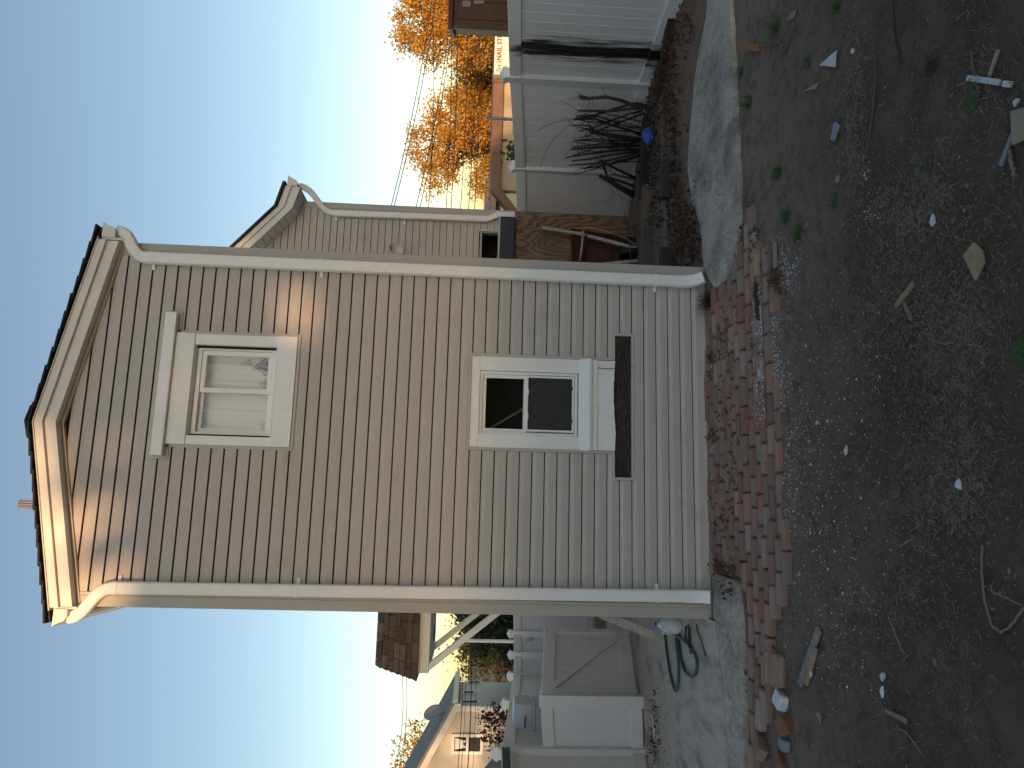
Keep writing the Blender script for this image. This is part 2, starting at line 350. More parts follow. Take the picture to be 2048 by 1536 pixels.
# ------------------------------------------------------------------ ground
from mathutils import noise as mn
def bumps(x, y):
    w = 1.0 if y < 0 else max(0.0, 1-y*1.2)
    a = mn.noise(Vector((x*0.9, y*0.9, 3.1)))*0.030 + mn.noise(Vector((x*3.3, y*3.3, 7.7)))*0.014
    b = mn.noise(Vector((x*11, y*11, 1.7)))*0.007 + mn.noise(Vector((x*27, y*27, 5.2)))*0.004
    near = min(1.0, max(0.0, (-0.9-y)/0.9))      # trodden flat next to the paving
    return a*near + b*(0.35+0.65*near)*(1 if y < 0.4 else 0.5) - 0.028*min(1.0, max(0.0, (-0.2-y)/1.0))
def axis(lo, hi, step, far_lo, far_hi):
    v = []; x = lo
    while x <= hi+1e-6: v.append(x); x += step
    st = step; x = lo
    while x > far_lo: st *= 1.28; x -= st; v.insert(0, x)
    st = step; x = v[-1]
    while x < far_hi: st *= 1.28; x += st; v.append(x)
    return v
xs = axis(-2.6, 4.6, 0.028, -600, 600); ys = axis(-4.2, 0.6, 0.028, -300, 1500)
gv = []; gf = []
for y in ys:
    for x in xs:
        gv.append((x, y, tz(y) - 0.012 + (bumps(x, y) if -12 < y < 5 and -8 < x < 12 else -0.02)))
nx = len(xs)
for j in range(len(ys)-1):
    for i in range(nx-1):
        gf.append((j*nx+i, j*nx+i+1, (j+1)*nx+i+1, (j+1)*nx+i))
gme = bpy.data.meshes.new('ground'); gme.from_pydata(gv, [], gf); gme.materials.append(M['soil'])
for p in gme.polygons: p.use_smooth = True
tag(put('ground', gme), kind='structure')
def gz(x, y): return tz(y) - 0.012 + (bumps(x, y) if -12 < y < 5 and -8 < x < 12 else -0.02)
SLAB_R = []; SLAB_L = []
def inside(poly, x, y):
    c = False; j = len(poly)-1
    for i in range(len(poly)):
        (xi, yi), (xj, yj) = poly[i], poly[j]
        if (yi > y) != (yj > y) and x < (xj-xi)*(y-yi)/(yj-yi)+xi: c = not c
        j = i
    return c
def top_z(x, y):
    if y > -0.6 and SLAB_R and inside(SLAB_R, x, y): return 0.006
    if y > -1.0 and x < 0.4 and SLAB_L and inside(SLAB_L, x, y): return 0.010
    return gz(x, y)
def on_ground(px, py, h=0.0):
    p = G(px, py); return Vector((p.x, p.y, top_z(p.x, p.y)+h))

# concrete slabs: outlines follow the cracked edges, tops 1-3 cm above the soil
def slab(name, pts, top, thick=0.12, follow=False):
    mb = MB(); poly = [Vector((p.x, p.y, (tz(p.y) if follow else 0)+top)) for p in pts]
    mb.prism(poly, (0, 0, -thick)); return tag(mb.build(name, M['concrete']), kind='structure')
def crumble(a, b, n, amp):
    out = []
    for i in range(n):
        t = i/n; p = a.lerp(b, t); out.append(Vector((p.x+rnd(-amp, amp)*(i > 0), p.y+rnd(-amp, amp)*(i > 0), 0)))
    return out
rp_ = [(1420,-40),(1412,40),(1398,110),(1389,165),(1382,250),(1376,330),(1384,400),(1402,450),(1408,530),(1414,548)]
rn_ = [(1428,575),(1440,570),(1456,552),(1470,510),(1477,430),(1476,330),(1470,210),(1466,110),(1462,40),(1456,-40)]
pts = [G(*p) for p in rp_+rn_]; edge = []
for i in range(len(pts)): edge += crumble(pts[i], pts[(i+1) % len(pts)], 5, 0.012)
slab('concrete_path', edge, 0.006); SLAB_R = [(p.x, p.y) for p in edge]
Ls = [G(1427,1147), G(1474,1162), G(1482,1230), G(1488,1330), G(1490,1440), G(1489,1600), G(1462,1600), G(1452,1400), G(1440,1290), G(1433,1238), G(1430,1238)]
edge = []
for i in range(len(Ls)): edge += crumble(Ls[i], Ls[(i+1) % len(Ls)], 4, 0.006)
slab('concrete_walk', edge, 0.010); SLAB_L = [(p.x, p.y) for p in edge]
# the yard slab behind it, falling with the yard
mb = MB(); bx = [G(1431.5,1238.5), G(1438.5,1290), G(1450.5,1400), G(1460,1600)]
bz = []
x_r = -0.2
for k in range(26):
    y = 0.02 + k*0.4
    bz.append(y)
def edge_y(x):
    for a, b in zip(bx, bx[1:]):
        if b.x <= x <= a.x:
            t = (x-a.x)/(b.x-a.x); return a.y + (b.y-a.y)*t
    return bx[0].y if x > bx[0].x else bx[-1].y
cols_ = [-0.2-0.18*i for i in range(18)]
vv = []; ff = []
rows_ = [0.0] + [0.12*i*i**0.35 for i in range(1, 22)]
for r_ in rows_:
    for x in cols_:
        y = edge_y(x) + 0.012 + r_; vv.append((x, y, tz(y)+0.012))
nc = len(cols_)
for j in range(len(rows_)-1):
    for i in range(nc-1): ff.append((j*nc+i, j*nc+i+1, (j+1)*nc+i+1, (j+1)*nc+i))
vv += [(v[0], v[1], v[2]-0.1) for v in vv[:nc]]; b0 = len(rows_)*nc
for i in range(nc-1): ff.append((i, b0+i, b0+i+1, i+1))
mb.add(vv, ff); 
def stained_concrete():
    mt = M['concrete'].copy(); mt.name = 'stained_concrete'; n = mt.node_tree.nodes; l = mt.node_tree.links; bs = n['Principled BSDF']
    src = bs.inputs['Base Color'].links[0].from_socket
    geo = n.new('ShaderNodeNewGeometry'); mp = n.new('ShaderNodeMapping'); mp.inputs['Scale'].default_value = (2.2, 0.9, 1); l.new(geo.outputs['Position'], mp.inputs[0])
    no = n.new('ShaderNodeTexNoise'); no.inputs['Scale'].default_value = 2.1; no.inputs['Detail'].default_value = 7; l.new(mp.outputs[0], no.inputs[0])
    rp = n.new('ShaderNodeMapRange'); rp.inputs[1].default_value = 0.50; rp.inputs[2].default_value = 0.80; l.new(no.outputs[0], rp.inputs[0])
    mx = n.new('ShaderNodeMix'); mx.data_type = 'RGBA'; mx.inputs[7].default_value = (0.09,0.088,0.085,1); l.new(src, mx.inputs[6]); l.new(rp.outputs[0], mx.inputs[0])
    l.new(mx.outputs[2], bs.inputs['Base Color']); return mt
M['concrete_stained'] = stained_concrete()
tag(mb.build('concrete_yard', M['concrete_stained']), kind='structure')
def dirty_concrete():
    mt = M['concrete']; n = mt.node_tree.nodes; l = mt.node_tree.links; bs = n['Principled BSDF']; src = bs.inputs['Base Color'].links[0].from_socket
    geo = n.new('ShaderNodeNewGeometry')
    def nz(sc_, d, a, b):
        no = n.new('ShaderNodeTexNoise'); no.inputs['Scale'].default_value = sc_; no.inputs['Detail'].default_value = d; no.inputs['Roughness'].default_value = 0.7; l.new(geo.outputs['Position'], no.inputs[0])
        rp = n.new('ShaderNodeMapRange'); rp.inputs[1].default_value = a; rp.inputs[2].default_value = b; l.new(no.outputs[0], rp.inputs[0]); return rp.outputs[0]
    for sc_, d, a, b, c in ((1.6, 9, 0.44, 0.68, (0.12,0.105,0.09)), (30, 6, 0.56, 0.66, (0.13,0.115,0.10)), (60, 3, 0.62, 0.70, (0.58,0.56,0.53))):
        mx = n.new('ShaderNodeMix'); mx.data_type = 'RGBA'; mx.inputs[7].default_value = (*c, 1); l.new(src, mx.inputs[6]); l.new(nz(sc_, d, a, b), mx.inputs[0]); src = mx.outputs[2]
    l.new(src, bs.inputs['Base Color'])
dirty_concrete()

# brick paving: every brick its own piece
patio = empty('brick_paving', kind='structure')
def brick_mesh(i):
    L, W, H = 0.192+rnd(-0.006, 0.004), 0.089+rnd(-0.004, 0.004), 0.06
    bm = bmesh.new(); bmesh.ops.create_cube(bm, size=1)
    for v in bm.verts: v.co = Vector((v.co.x*L+rnd(-0.003,0.003), v.co.y*W+rnd(-0.002,0.002), v.co.z*H+rnd(-0.002,0.002)))
    bmesh.ops.bevel(bm, geom=list(bm.edges), offset=0.008, segments=2, affect='EDGES')
    for v in bm.verts: v.co += Vector((rnd(-1,1), rnd(-1,1), rnd(-1,1)))*0.0018
    me = bpy.data.meshes.new('brick'); bm.to_mesh(me); bm.free(); me.materials.append(M['brick']); return me
bmeshes = [brick_mesh(i) for i in range(9)]
near_px = [(1500,428),(1546,505),(1545,600),(1540,700),(1553,800),(1560,900),(1566,1000),(1574,1100),(1581,1185),(1566,1240),(1566,1300),(1556,1380),(1540,1440),(1528,1500),(1525,1600)]
near_w = sorted([(G(*p).x, G(*p).y) for p in near_px])
far_px = [(1482,428),(1478,500),(1458,555),(1432,580),(1478,1150),(1486,1230),(1493,1330),(1494,1440),(1494,1600)]
far_w = sorted([(G(*p).x, G(*p).y) for p in far_px] + [(2.34, 0.01), (0.20, 0.01)])
def interp(tab, x):
    if x <= tab[0][0]: return tab[0][1]
    for (a, b), (c, d) in zip(tab, tab[1:]):
        if a <= x <= c: return b + (d-b)*(x-a)/max(1e-6, c-a)
    return tab[-1][1]
nb = 0; X_END = G(1495, 418).x
for r_ in range(20):
    off = (r_ % 2)*0.1 + rnd(-0.03, 0.03); drift = rnd(-0.012, 0.012); slope = rnd(-0.006, 0.006)
    x = -2.6 + off
    while x < X_END:
        yy = -0.055 - 0.1015*r_ + drift + slope*(x-1) + 0.012*math.sin(x*2.1+r_*0.5) + rnd(-0.004, 0.004)
        yf = interp(far_w, x); yn = interp(near_w, x)
        if yn-0.01 < yy-0.035 and yy+0.045 < yf + (0.035 if x > 0.15 else 0.012) and not (x < -0.9 and random.random() < 0.12) and not (yy-0.05-yn < 0.12 and random.random() < 0.25):
            o = put('brick', bmeshes[nb % 9], patio); nb += 1
            edge_d = yy-0.05-yn
            z = -0.026 + rnd(-0.004, 0.003); tx = rnd(-0.03, 0.03); ty = rnd(-0.03, 0.03); rz = rnd(-0.05, 0.05)+slope; z += rnd(-0.006, 0.004)
            if 0.55 < x < 2.6 and edge_d < 0.50: z -= 0.012 + 0.026*(0.50-edge_d)     # half buried where soil has washed over
            if x < 0.2 and edge_d < 0.16: z += rnd(0, 0.012); tx += rnd(0.02, 0.14); rz += rnd(-0.1, 0.1)
            if x < -0.55: tx += rnd(-0.1, 0.12); rz += rnd(-0.16, 0.16); ty += rnd(-0.06, 0.06)
            o.location = (x, yy, z); o.rotation_euler = (tx, ty, rz); o.scale = (1, 1, 1)
        x += 0.2035 + rnd(-0.004, 0.006)

# ------------------------------------------------------------------ the house
house = empty('house', 'two-storey taupe vinyl-sided house with white gutters and black roof edge', 'house')
S = 0.1016; Z0 = 0.11
XL, XR = -0.09, 2.575           # siding between the corner posts
RIDGE = 1.178
def rake_bot(x):                # lower edge of the gable board
    return 5.134 - (RIDGE-x)*0.2185 if x < RIDGE else 5.134 - (x-RIDGE)*0.2035
holes = [(0.922, 2.120, 4.29, 4.425), (1.018, 1.962, 3.330, 4.30), (1.066, 1.864, 0.74, 1.962), (0.858, 2.080, 0.594, 0.775)]
PROF = [(-0.002, 0.0), (-0.0125, 0.0), (-0.0175, 0.0600), (-0.0165, 0.0620), (-0.0005, 0.0918), (0.004, 0.0925)]   # (y, height) of a Dutch-lap course
def clip_prof(prof, lo, hi):
    out = []
    for (y0, h0), (y1, h1) in zip(prof, prof[1:]):
        a = max(lo, min(h0, h1)); b = min(hi, max(h0, h1))
        if h1 - h0 < 1e-6:
            if lo <= h0 <= hi: out += [(y0, h0), (y1, h1)]
            continue
        if a > b - 1e-6: continue
        f = lambda h: (y0 + (y1-y0)*(h-h0)/(h1-h0), h)
        out += [f(a), f(b)]
    res = []
    for p in out:
        if not res or (abs(res[-1][0]-p[0])+abs(res[-1][1]-p[1])) > 1e-6: res.append(p)
    return res
def plank(xa, xb, zb, lo, hi, parent, Y, prof, mat, zfun=None):
    pr_ = clip_prof(prof, lo, hi)
    if len(pr_) < 2 or xb-xa < 0.004: return
    mb = MB(); n_ = len(pr_)
    seg = max(1, int((xb-xa)/0.35)); vs_ = []
    for i in range(seg+1):
        x = xa + (xb-xa)*i/seg
        wob = mn.noise(Vector((x*1.3, zb*3.7, 2)))*0.0016
        for y, h in pr_: vs_.append((x, Y+y+wob*(1 if h < 0.08 else 0.3), zb+h+wob*0.6))
    fs_ = []
    for i in range(seg):
        for j in range(n_-1): fs_.append((i*n_+j, (i+1)*n_+j, (i+1)*n_+j+1, i*n_+j+1))
    fs_ += [tuple(range(n_)), tuple(range(seg*n_+n_-1, seg*n_-1, -1))]
    mb.add(vs_, fs_); return mb.build('siding_plank', mat, parent)
def courses(parent, Y, z_first, n_, s, prof, x_lo, x_hi, holes_, mat, zmin, zmax):
    for k in range(n_):
        zb = z_first + k*s
        cuts = {0.0, prof[-1][1]}
        for (a, b, c, d) in holes_:
            for e in (c, d):
                if zb < e < zb+prof[-1][1]: cuts.add(e-zb)
        cuts = sorted(cuts)
        for lo, hi in zip(cuts, cuts[1:]):
            mid = zb + (lo+hi)/2
            if mid > zmax or mid < zmin: continue
            iv = [(x_lo(zb+lo), x_hi(zb+lo))]
            for (a, b, c, d) in holes_:
                if c <= mid <= d:
                    nv = []
                    for p, q in iv:
                        if b <= p or a >= q: nv.append((p, q)); continue
                        if a > p: nv.append((p, a))
                        if b < q: nv.append((b, q))
                    iv = nv
            for p, q in iv: plank(p, q, zb, lo, hi, parent, Y, prof, mat)
# sheathing behind the siding, built round the openings
wl = MB(); Y0, Y1 = 0.012, 0.10
for (xa, xb, za, zb) in [(-0.19,1.05,-0.1,5.02),(1.93,2.67,-0.1,4.97),(1.05,1.93,-0.1,0.62),(1.05,1.20,0.62,1.94),(1.72,1.93,0.62,1.94),(1.05,1.93,1.90,3.36),
                         (1.05,1.13,3.36,4.30),(1.83,1.93,3.36,4.30),(1.05,1.93,4.18,4.97),(1.2,1.72,0.62,1.02)]:
    wl.box(xa, xb, Y0, Y1, za, zb)
wl.prism([(-0.19,Y0,4.9),(2.67,Y0,4.9),(RIDGE,Y0,5.2)], (0, Y1-Y0, 0))
front = wl.build('front_wall', M['shadow_wrap'], house)
def xlo(z): return XL if z < 4.83 else max(XL, RIDGE-max(0.0, 5.134-z)/0.2185)
def xhi(z): return XR if z < 4.83 else min(XR, RIDGE+max(0.0, 5.134-z)/0.2035)
courses(front, 0.0, Z0-S, 52, S, PROF, xlo, xhi, holes, M['siding'], 0.0, 5.12)
st = MB().box(XL, XR, -0.020, 0.004, -0.035, 0.012); st.build('starter_strip', M['siding'], front)
# other walls
ob = MB(); ob.box(-0.195, -0.13, 0.1, 8, -1, 4.9); ob.build('side_wall', M['siding'], house)
ob = MB(); ob.box(2.61, 2.675, 0.1, 8, -1, 4.9); ob.build('side_wall', M['siding'], house)
ob = MB(); ob.box(-0.195, 2.675, 7.94, 8, -1, 5.0); ob.build('back_wall', M['siding'], house)
ob = MB(); ob.box(-0.13, 2.61, 0.1, 8, 2.45, 2.6); ob.build('upper_floor', M['room'], house)
ob = MB(); ob.box(-0.13, 2.61, 2.5, 2.6, 0, 4.8); ob.build('room_partition', M['room'], house)
# corner posts: an L with a rolled edge
def corner(x0, x1, inner, name='corner_post'):
    mb = MB(); y = -0.022
    w = x1-x0; s_ = 1 if inner == 'r' else -1
    xo = x0 if inner == 'r' else x1
    prof = [(0, 0.10), (0, y+0.004), (0.004, y), (w*0.72, y), (w*0.76, y+0.004), (w*0.80, y), (w-0.003, y), (w, y+0.006), (w, 0.0), (0.02, 0.02), (0.02, 0.10)]
    poly = [(xo+s_*a, b, -0.035) for a, b in prof]
    mb.prism(poly, (0, 0, 4.90)); return mb.build(name, M['trim_tan'], house)
corner(-0.2, -0.09, 'r'); corner(2.575, 2.685, 'l')
# trim channel round the openings (siding colour)
def frame_rect(mb, x0, x1, z0, z1, w, y0, y1, sides='lrtb'):
    if 'l' in sides: mb.box(x0-w, x0, y0, y1, z0-(w if 'b' in sides else 0), z1+(w if 't' in sides else 0))
    if 'r' in sides: mb.box(x1, x1+w, y0, y1, z0-(w if 'b' in sides else 0), z1+(w if 't' in sides else 0))
    if 't' in sides: mb.box(x0, x1, y0, y1, z1, z1+w)
    if 'b' in sides: mb.box(x0, x1, y0, y1, z0-w, z0)
    return mb

# ---- upper window: a sliding window under a deep white head
w1 = empty('window'); w1.parent = house; tag(w1, 'sliding upper window with pale curtains')
jb = MB(); frame_rect(jb, 1.04, 1.94, 3.352, 4.29, 0.022, -0.024, 0.006, 'lrb'); frame_rect(jb, 0.944, 2.098, 4.312, 4.405, 0.020, -0.024, 0.006, 'lrt')
jb.box(0.924, 1.018, -0.024, 0.006, 4.290, 4.312); jb.box(1.962, 2.118, -0.024, 0.006, 4.290, 4.312)
jb.build('trim_channel', M['siding'], w1)
MB().box(0.946, 2.096, -0.085, 0.02, 4.314, 4.403).build('head_cap', M['white'], w1, bev=0.004)
MB().prism([(1.042,-0.05,4.312),(1.042,-0.035,4.17),(1.042,0.03,4.155),(1.042,0.03,4.312)], (0.896,0,0)).build('head_panel', M['white'], w1)
for xa, xb in ((1.042, 1.115), (1.85, 1.938)):
    MB().box(xa, xb, -0.030, 0.06, 3.50, 4.165).build('side_casing', M['white'], w1, bev=0.003)
MB().prism([(1.042,-0.036,3.354),(1.042,-0.040,3.50),(1.042,0.0,3.525),(1.042,0.09,3.535),(1.042,0.09,3.354)], (0.896,0,0)).build('sill_apron', M['white'], w1)
fr = MB(); frame_rect(fr, 1.150, 1.815, 3.550, 4.12, 0.03, 0.020, 0.095); fr.build('frame', M['white'], w1)
def sash(win, x0, x1, z0, z1, y0, y1, w, pane_mat, name='sash'):
    mb = MB(); frame_rect(mb, x0+w, x1-w, z0+w, z1-w, w, y0, y1); s_ = mb.build(name, M['white'], win, bev=0.003)
    MB().box(x0+w-0.004, x1-w+0.004, (y0+y1)/2-0.002, (y0+y1)/2+0.002, z0+w-0.004, z1-w+0.004).build('pane', pane_mat, s_); return s_
sash(w1, 1.470, 1.813, 3.552, 4.118, 0.028, 0.058, 0.038, M['glass'])
sash(w1, 1.152, 1.505, 3.552, 4.118, 0.062, 0.090, 0.030, M['glass'])
cb = MB(); vs_ = []; fs_ = []
for i in range(61):
    x = 1.10 + 0.78*i/60; y = 0.135 + 0.012*math.sin(x*47) + 0.007*math.sin(x*83+1)
    vs_ += [(x, y, 3.45), (x, y+0.008*math.sin(x*31), 4.2)]
for i in range(60): fs_.append((2*i, 2*i+2, 2*i+3, 2*i+1))
cb.add(vs_, fs_); cur = cb.build('curtain', M['curtain'], w1, smooth=True)
# printed leaf sprigs at the foot of the curtain
M['print'] = pm('dark_leaf_print', (0.10,0.115,0.12), rough=0.8)
def sprig(x, z, ang, L, n_):
    mb = MB()
    for i in range(n_):
        t = i/n_; cx = x + math.cos(ang)*L*t; cz = z + math.sin(ang)*L*t
        for s_ in (-1, 1):
            a = ang + s_*R(62); l_ = L*0.34*(1-0.7*t)
            tip = (cx+math.cos(a)*l_, 0.108, cz+math.sin(a)*l_); nrm = (-math.sin(a)*l_*0.13, 0, math.cos(a)*l_*0.13)
            mb.add([(cx, 0.108, cz), ((cx+tip[0])/2+nrm[0], 0.108, (cz+tip[2])/2+nrm[2]), tip, ((cx+tip[0])/2-nrm[0], 0.108, (cz+tip[2])/2-nrm[2])], [(0,1,2,3)])
    mb.build('leaf_print', M['print'], cur)
for a in ((1.545,3.60,1.2,0.10,7),(1.60,3.60,2.0,0.08,6),(1.65,3.61,1.0,0.12,7),(1.72,3.60,1.7,0.15,8),(1.76,3.62,2.2,0.14,8),(1.745,3.75,1.8,0.10,6),(1.22,3.60,1.4,0.06,5),(1.19,3.60,1.9,0.05,5),(1.24,3.60,0.9,0.05,5),(1.30,3.595,1.5,0.02,3)): sprig(*a)

# ---- lower window: double-hung with screen, wide capping, bare strip under it
w2 = empty('window'); w2.parent = house; tag(w2, 'dark double-hung lower window in wide white capping')
jb = MB(); frame_rect(jb, 1.09, 1.842, 0.757, 1.938, 0.022, -0.024, 0.006, 'lrt'); jb.build('trim_channel', M['siding'], w2)
jb = MB(); frame_rect(jb, 0.882, 2.056, 0.618, 0.755, 0.022, -0.024, 0.006, 'lrb'); jb.box(0.860, 1.068, -0.024, 0.006, 0.755, 0.777); jb.box(1.864, 2.078, -0.024, 0.006, 0.755, 0.777); jb.build('trim_channel', M['siding'], w2)
MB().box(1.092, 1.840, -0.016, 0.04, 1.865, 1.936).build('head_casing', M['white'], w2, bev=0.003)
MB().prism([(1.092,-0.018,0.97),(1.092,-0.018,1.865),(1.20,-0.012,1.865),(1.20,-0.012,0.97)], (0,0.06,0)).build('side_casing', M['white'], w2)
MB().prism([(1.725,-0.012,0.97),(1.725,-0.012,1.865),(1.840,-0.018,1.865),(1.840,-0.018,0.97)], (0,0.06,0)).build('side_casing', M['white'], w2)
MB().prism([(1.088,-0.062,0.955),(1.088,-0.064,0.975),(1.088,-0.014,1.052),(1.088,0.05,1.060),(1.088,0.05,0.955)], (0.756,0,0)).build('sill', M['white'], w2)
MB().box(1.094, 1.838, -0.030, 0.03, 0.900, 0.953).build('under_sill', M['white'], w2, bev=0.002)
pv = []; pf = []
for i in range(25):
    x = 1.094+0.744*i/24; b = 0.758+0.008*math.sin(x*9)+rnd(-0.003, 0.003)
    pv += [(x, -0.016-0.006*abs(math.sin(x*7)), b), (x, -0.014, 0.90)]
for i in range(24): pf.append((2*i, 2*i+2, 2*i+3, 2*i+1))
MB().add(pv, pf).build('apron_panel', M['white'], w2)
sv = []; sf = []                                       # the bare charred board
for j in range(9):
    for i in range(70):
        x = 0.882+1.174*i/69; z = 0.610+0.150*j/8
        sv.append((x, 0.004+0.012*mn.noise(Vector((x*14, z*30, 0)))+0.006*mn.noise(Vector((x*40, z*60, 4))), z))
for j in range(8):
    for i in range(69): sf.append((j*70+i, j*70+i+1, (j+1)*70+i+1, (j+1)*70+i))
MB().add(sv, sf).build('charred_board', M['char'], w2, smooth=True)
MB().tube([(1.775,-0.03,0.90),(1.765,-0.045,0.84),(1.772,-0.04,0.76),(1.79,-0.03,0.70),(1.80,-0.022,0.60)], 0.0035, 5).build('rusty_wire', M['rust'], w2)
fr = MB(); frame_rect(fr, 1.222, 1.700, 1.085, 1.842, 0.022, 0.0, 0.09); fr.build('frame', M['white'], w2, bev=0.002)
sash(w2, 1.222, 1.700, 1.470, 1.842, 0.022, 0.050, 0.030, M['glass'])
s2 = sash(w2, 1.222, 1.700, 1.085, 1.505, 0.052, 0.080, 0.036, M['glass'])
MB().box(1.240, 1.690, 0.018, 0.021, 1.095, 1.478).build('screen', M['screen'], w2)
sf_ = MB(); frame_rect(sf_, 1.250, 1.680, 1.105, 1.468, 0.016, 0.010, 0.017); sf_.build('screen_frame', M['white'], w2)
for x in (1.36, 1.56): MB().box(x-0.024, x+0.024, 0.002, 0.024, 1.462, 1.476).build('sash_lock', M['white'], w2, bev=0.004)
for x in (1.33, 1.60): MB().box(x-0.012, x+0.012, 0.004, 0.011, 1.100, 1.118).build('screen_tab', M['black'], w2)
MB().box(0.9, 2.0, 0.55, 0.56, 0.5, 2.2).build('dark_backdrop', M['dark'], w2)  # near-black sheet stands in for the darkness of the unlit room
gl_ = MB(); gl_.beam((1.26,0.50,1.83), (1.50,0.50,1.46), 0.02, 0.012, (0,1,0)); gl_.build('slanting_strip', M['room'], w2)  # thin grey strip slanting across behind the upper sash

# ---- gable boards, roof, gutters
def rake_piece(name, d0, d1, y0, y1, mat, ext=0.0):
    'a band that follows the gable, from d0 to d1 above the lower edge of the board'
    for a, b in ((-0.2-ext, RIDGE), (RIDGE, 2.665+ext)):
        MB().prism([(a, y0, rake_bot(a)+d0), (b, y0, rake_bot(b)+d0), (b, y0, rake_bot(b)+d1), (a, y0, rake_bot(a)+d1)], (0, y1-y0, 0)).build(name, mat, house)
rake_piece('rake_board', 0.0, 0.098, -0.100, 0.012, M['almond'])
rake_piece('rake_fascia', 0.088, 0.150, -0.125, 0.0, M['almond'])
rake_piece('drip_edge', 0.150, 0.156, -0.135, 0.0, M['almond'], 0.02)
rake_piece('rake_frieze', -0.024, 0.010, -0.030, 0.004, M['trim_tan'])
roof = MB()
for a, b in ((-0.30, RIDGE), (RIDGE, 2.77)):
    roof.prism([(a, -0.12, rake_bot(a)+0.154), (b, -0.12, rake_bot(b)+0.154), (b, -0.12, rake_bot(b)+0.166), (a, -0.12, rake_bot(a)+0.166)], (0, 8.3, 0))
roof = roof.build('roof', M['shingle'], house)
for side in (-1, 1):
    span = (RIDGE+0.31) if side < 0 else (2.78-RIDGE)
    n_ = 11
    for k in range(n_):
        d0 = span*(1-k/n_); d1 = span*(1-(k+1.25)/n_); d1 = max(0, d1)
        a = RIDGE+side*d0; b = RIDGE+side*d1
        lift = 0.167
        yo = -0.15-rnd(0, 0.012)
        MB().prism([(a, yo, rake_bot(a)+lift+0.012), (b, yo, rake_bot(b)+lift), (b, yo, rake_bot(b)+lift+0.012), (a, yo, rake_bot(a)+lift+0.026)], (0, 8.3, 0)).build('shingle_course', M['shingle'], roof)
MB().prism([(RIDGE-0.12, -0.16, rake_bot(RIDGE-0.12)+0.186), (RIDGE, -0.16, rake_bot(RIDGE)+0.190), (RIDGE+0.12, -0.16, rake_bot(RIDGE+0.12)+0.186), (RIDGE+0.12, -0.16, rake_bot(RIDGE+0.12)+0.196), (RIDGE, -0.16, rake_bot(RIDGE)+0.202), (RIDGE-0.12, -0.16, rake_bot(RIDGE-0.12)+0.196)], (0, 8.2, 0)).build('ridge_cap', M['shingle'], roof)
# perforated vent cap on the left slope
vx, vy, vz = 0.545, 0.62, rake_bot(0.545)+0.17
vent = empty('roof_vent'); vent.parent = house
vz = 5.30
MB().lathe([(0.030, -0.15), (0.030, 0.26), (0.033, 0.26), (0.033, 0.29)], (vx, vy, vz), 14).build('pipe', M['galv'], vent, smooth=False)
pc = MB(); nn = 16
for ring in range(7):
    z = vz+0.29+ring*0.02; pc.lathe([(0.036, 0), (0.040, 0.002), (0.040, 0.007), (0.036, 0.009)], (vx, vy, z), 16)
for j in range(nn):
    an = 2*math.pi*j/nn; c_ = Vector((vx+0.038*math.cos(an), vy+0.038*math.sin(an), 0))
    pc.box(-0.0035, 0.0035, -0.0035, 0.0035, vz+0.29, vz+0.425, Matrix.Translation(c_))
pc.lathe([(0.041, 0), (0.040, 0.008), (0.02, 0.014)], (vx, vy, vz+0.42), 16)
pc.build('perforated_cap', M['galv'], vent)
# gutters
def gutter(x_in, s_, name='gutter', Y=-0.115, L=8.2, z0=4.862, z1=4.958, w=0.125, parent=None):
    pr_ = [(0, z0), (0.055, z0), (0.085, z0+0.02), (0.095, z0+0.05), (w-0.012, z1-0.014), (w, z1-0.004), (w, z1), (0, z1)]
    mb = MB().prism([(x_in+s_*a, Y, z) for a, z in pr_], (0, L, 0)); return mb.build(name, M['almond'], parent or house)
gutter(-0.212, -1, z0=4.858, z1=4.955); gutter(2.692, 1, z0=4.858, z1=4.962)
for (x0, x1) in ((-0.212, -0.195), (2.675, 2.692)): MB().box(x0, x1, -0.10, 8, 4.80, 4.965).build('eave_board', M['almond'], house)
# downspouts: a rectangular pipe swept down the wall
def sweep_rect(mb, path, w, d, nrm=Vector((0,1,0))):
    path = [Vector(p) for p in path]; vs_ = []; k = len(path)
    for i, p in enumerate(path):
        t = (path[min(i+1, k-1)]-path[max(i-1, 0)]).normalized()
        n_ = (nrm - t*nrm.dot(t)).normalized(); a = t.cross(n_).normalized()
        c = 0.010
        for sx, sy in ((-w/2+c, -d/2), (w/2-c, -d/2), (w/2, -d/2+c), (w/2, d/2-c), (w/2-c, d/2), (-w/2+c, d/2), (-w/2, d/2-c), (-w/2, -d/2+c)):
            vs_.append(p + a*sx + n_*sy)
    fs_ = []
    for i in range(k-1):
        for j in range(8): fs_.append((i*8+j, i*8+(j+1) % 8, (i+1)*8+(j+1) % 8, (i+1)*8+j))
    fs_ += [tuple(range(7, -1, -1)), tuple(range((k-1)*8, k*8))]
    return mb.add(vs_, fs_)
def bez(a, b, c, d, n_=12):
    a, b, c, d = map(Vector, (a, b, c, d)); return [a*(1-t)**3+b*3*t*(1-t)**2+c*3*t*t*(1-t)+d*t**3 for t in [i/n_ for i in range(n_+1)]]
def ribbed(path, w, d, rib=0.003):
    return path
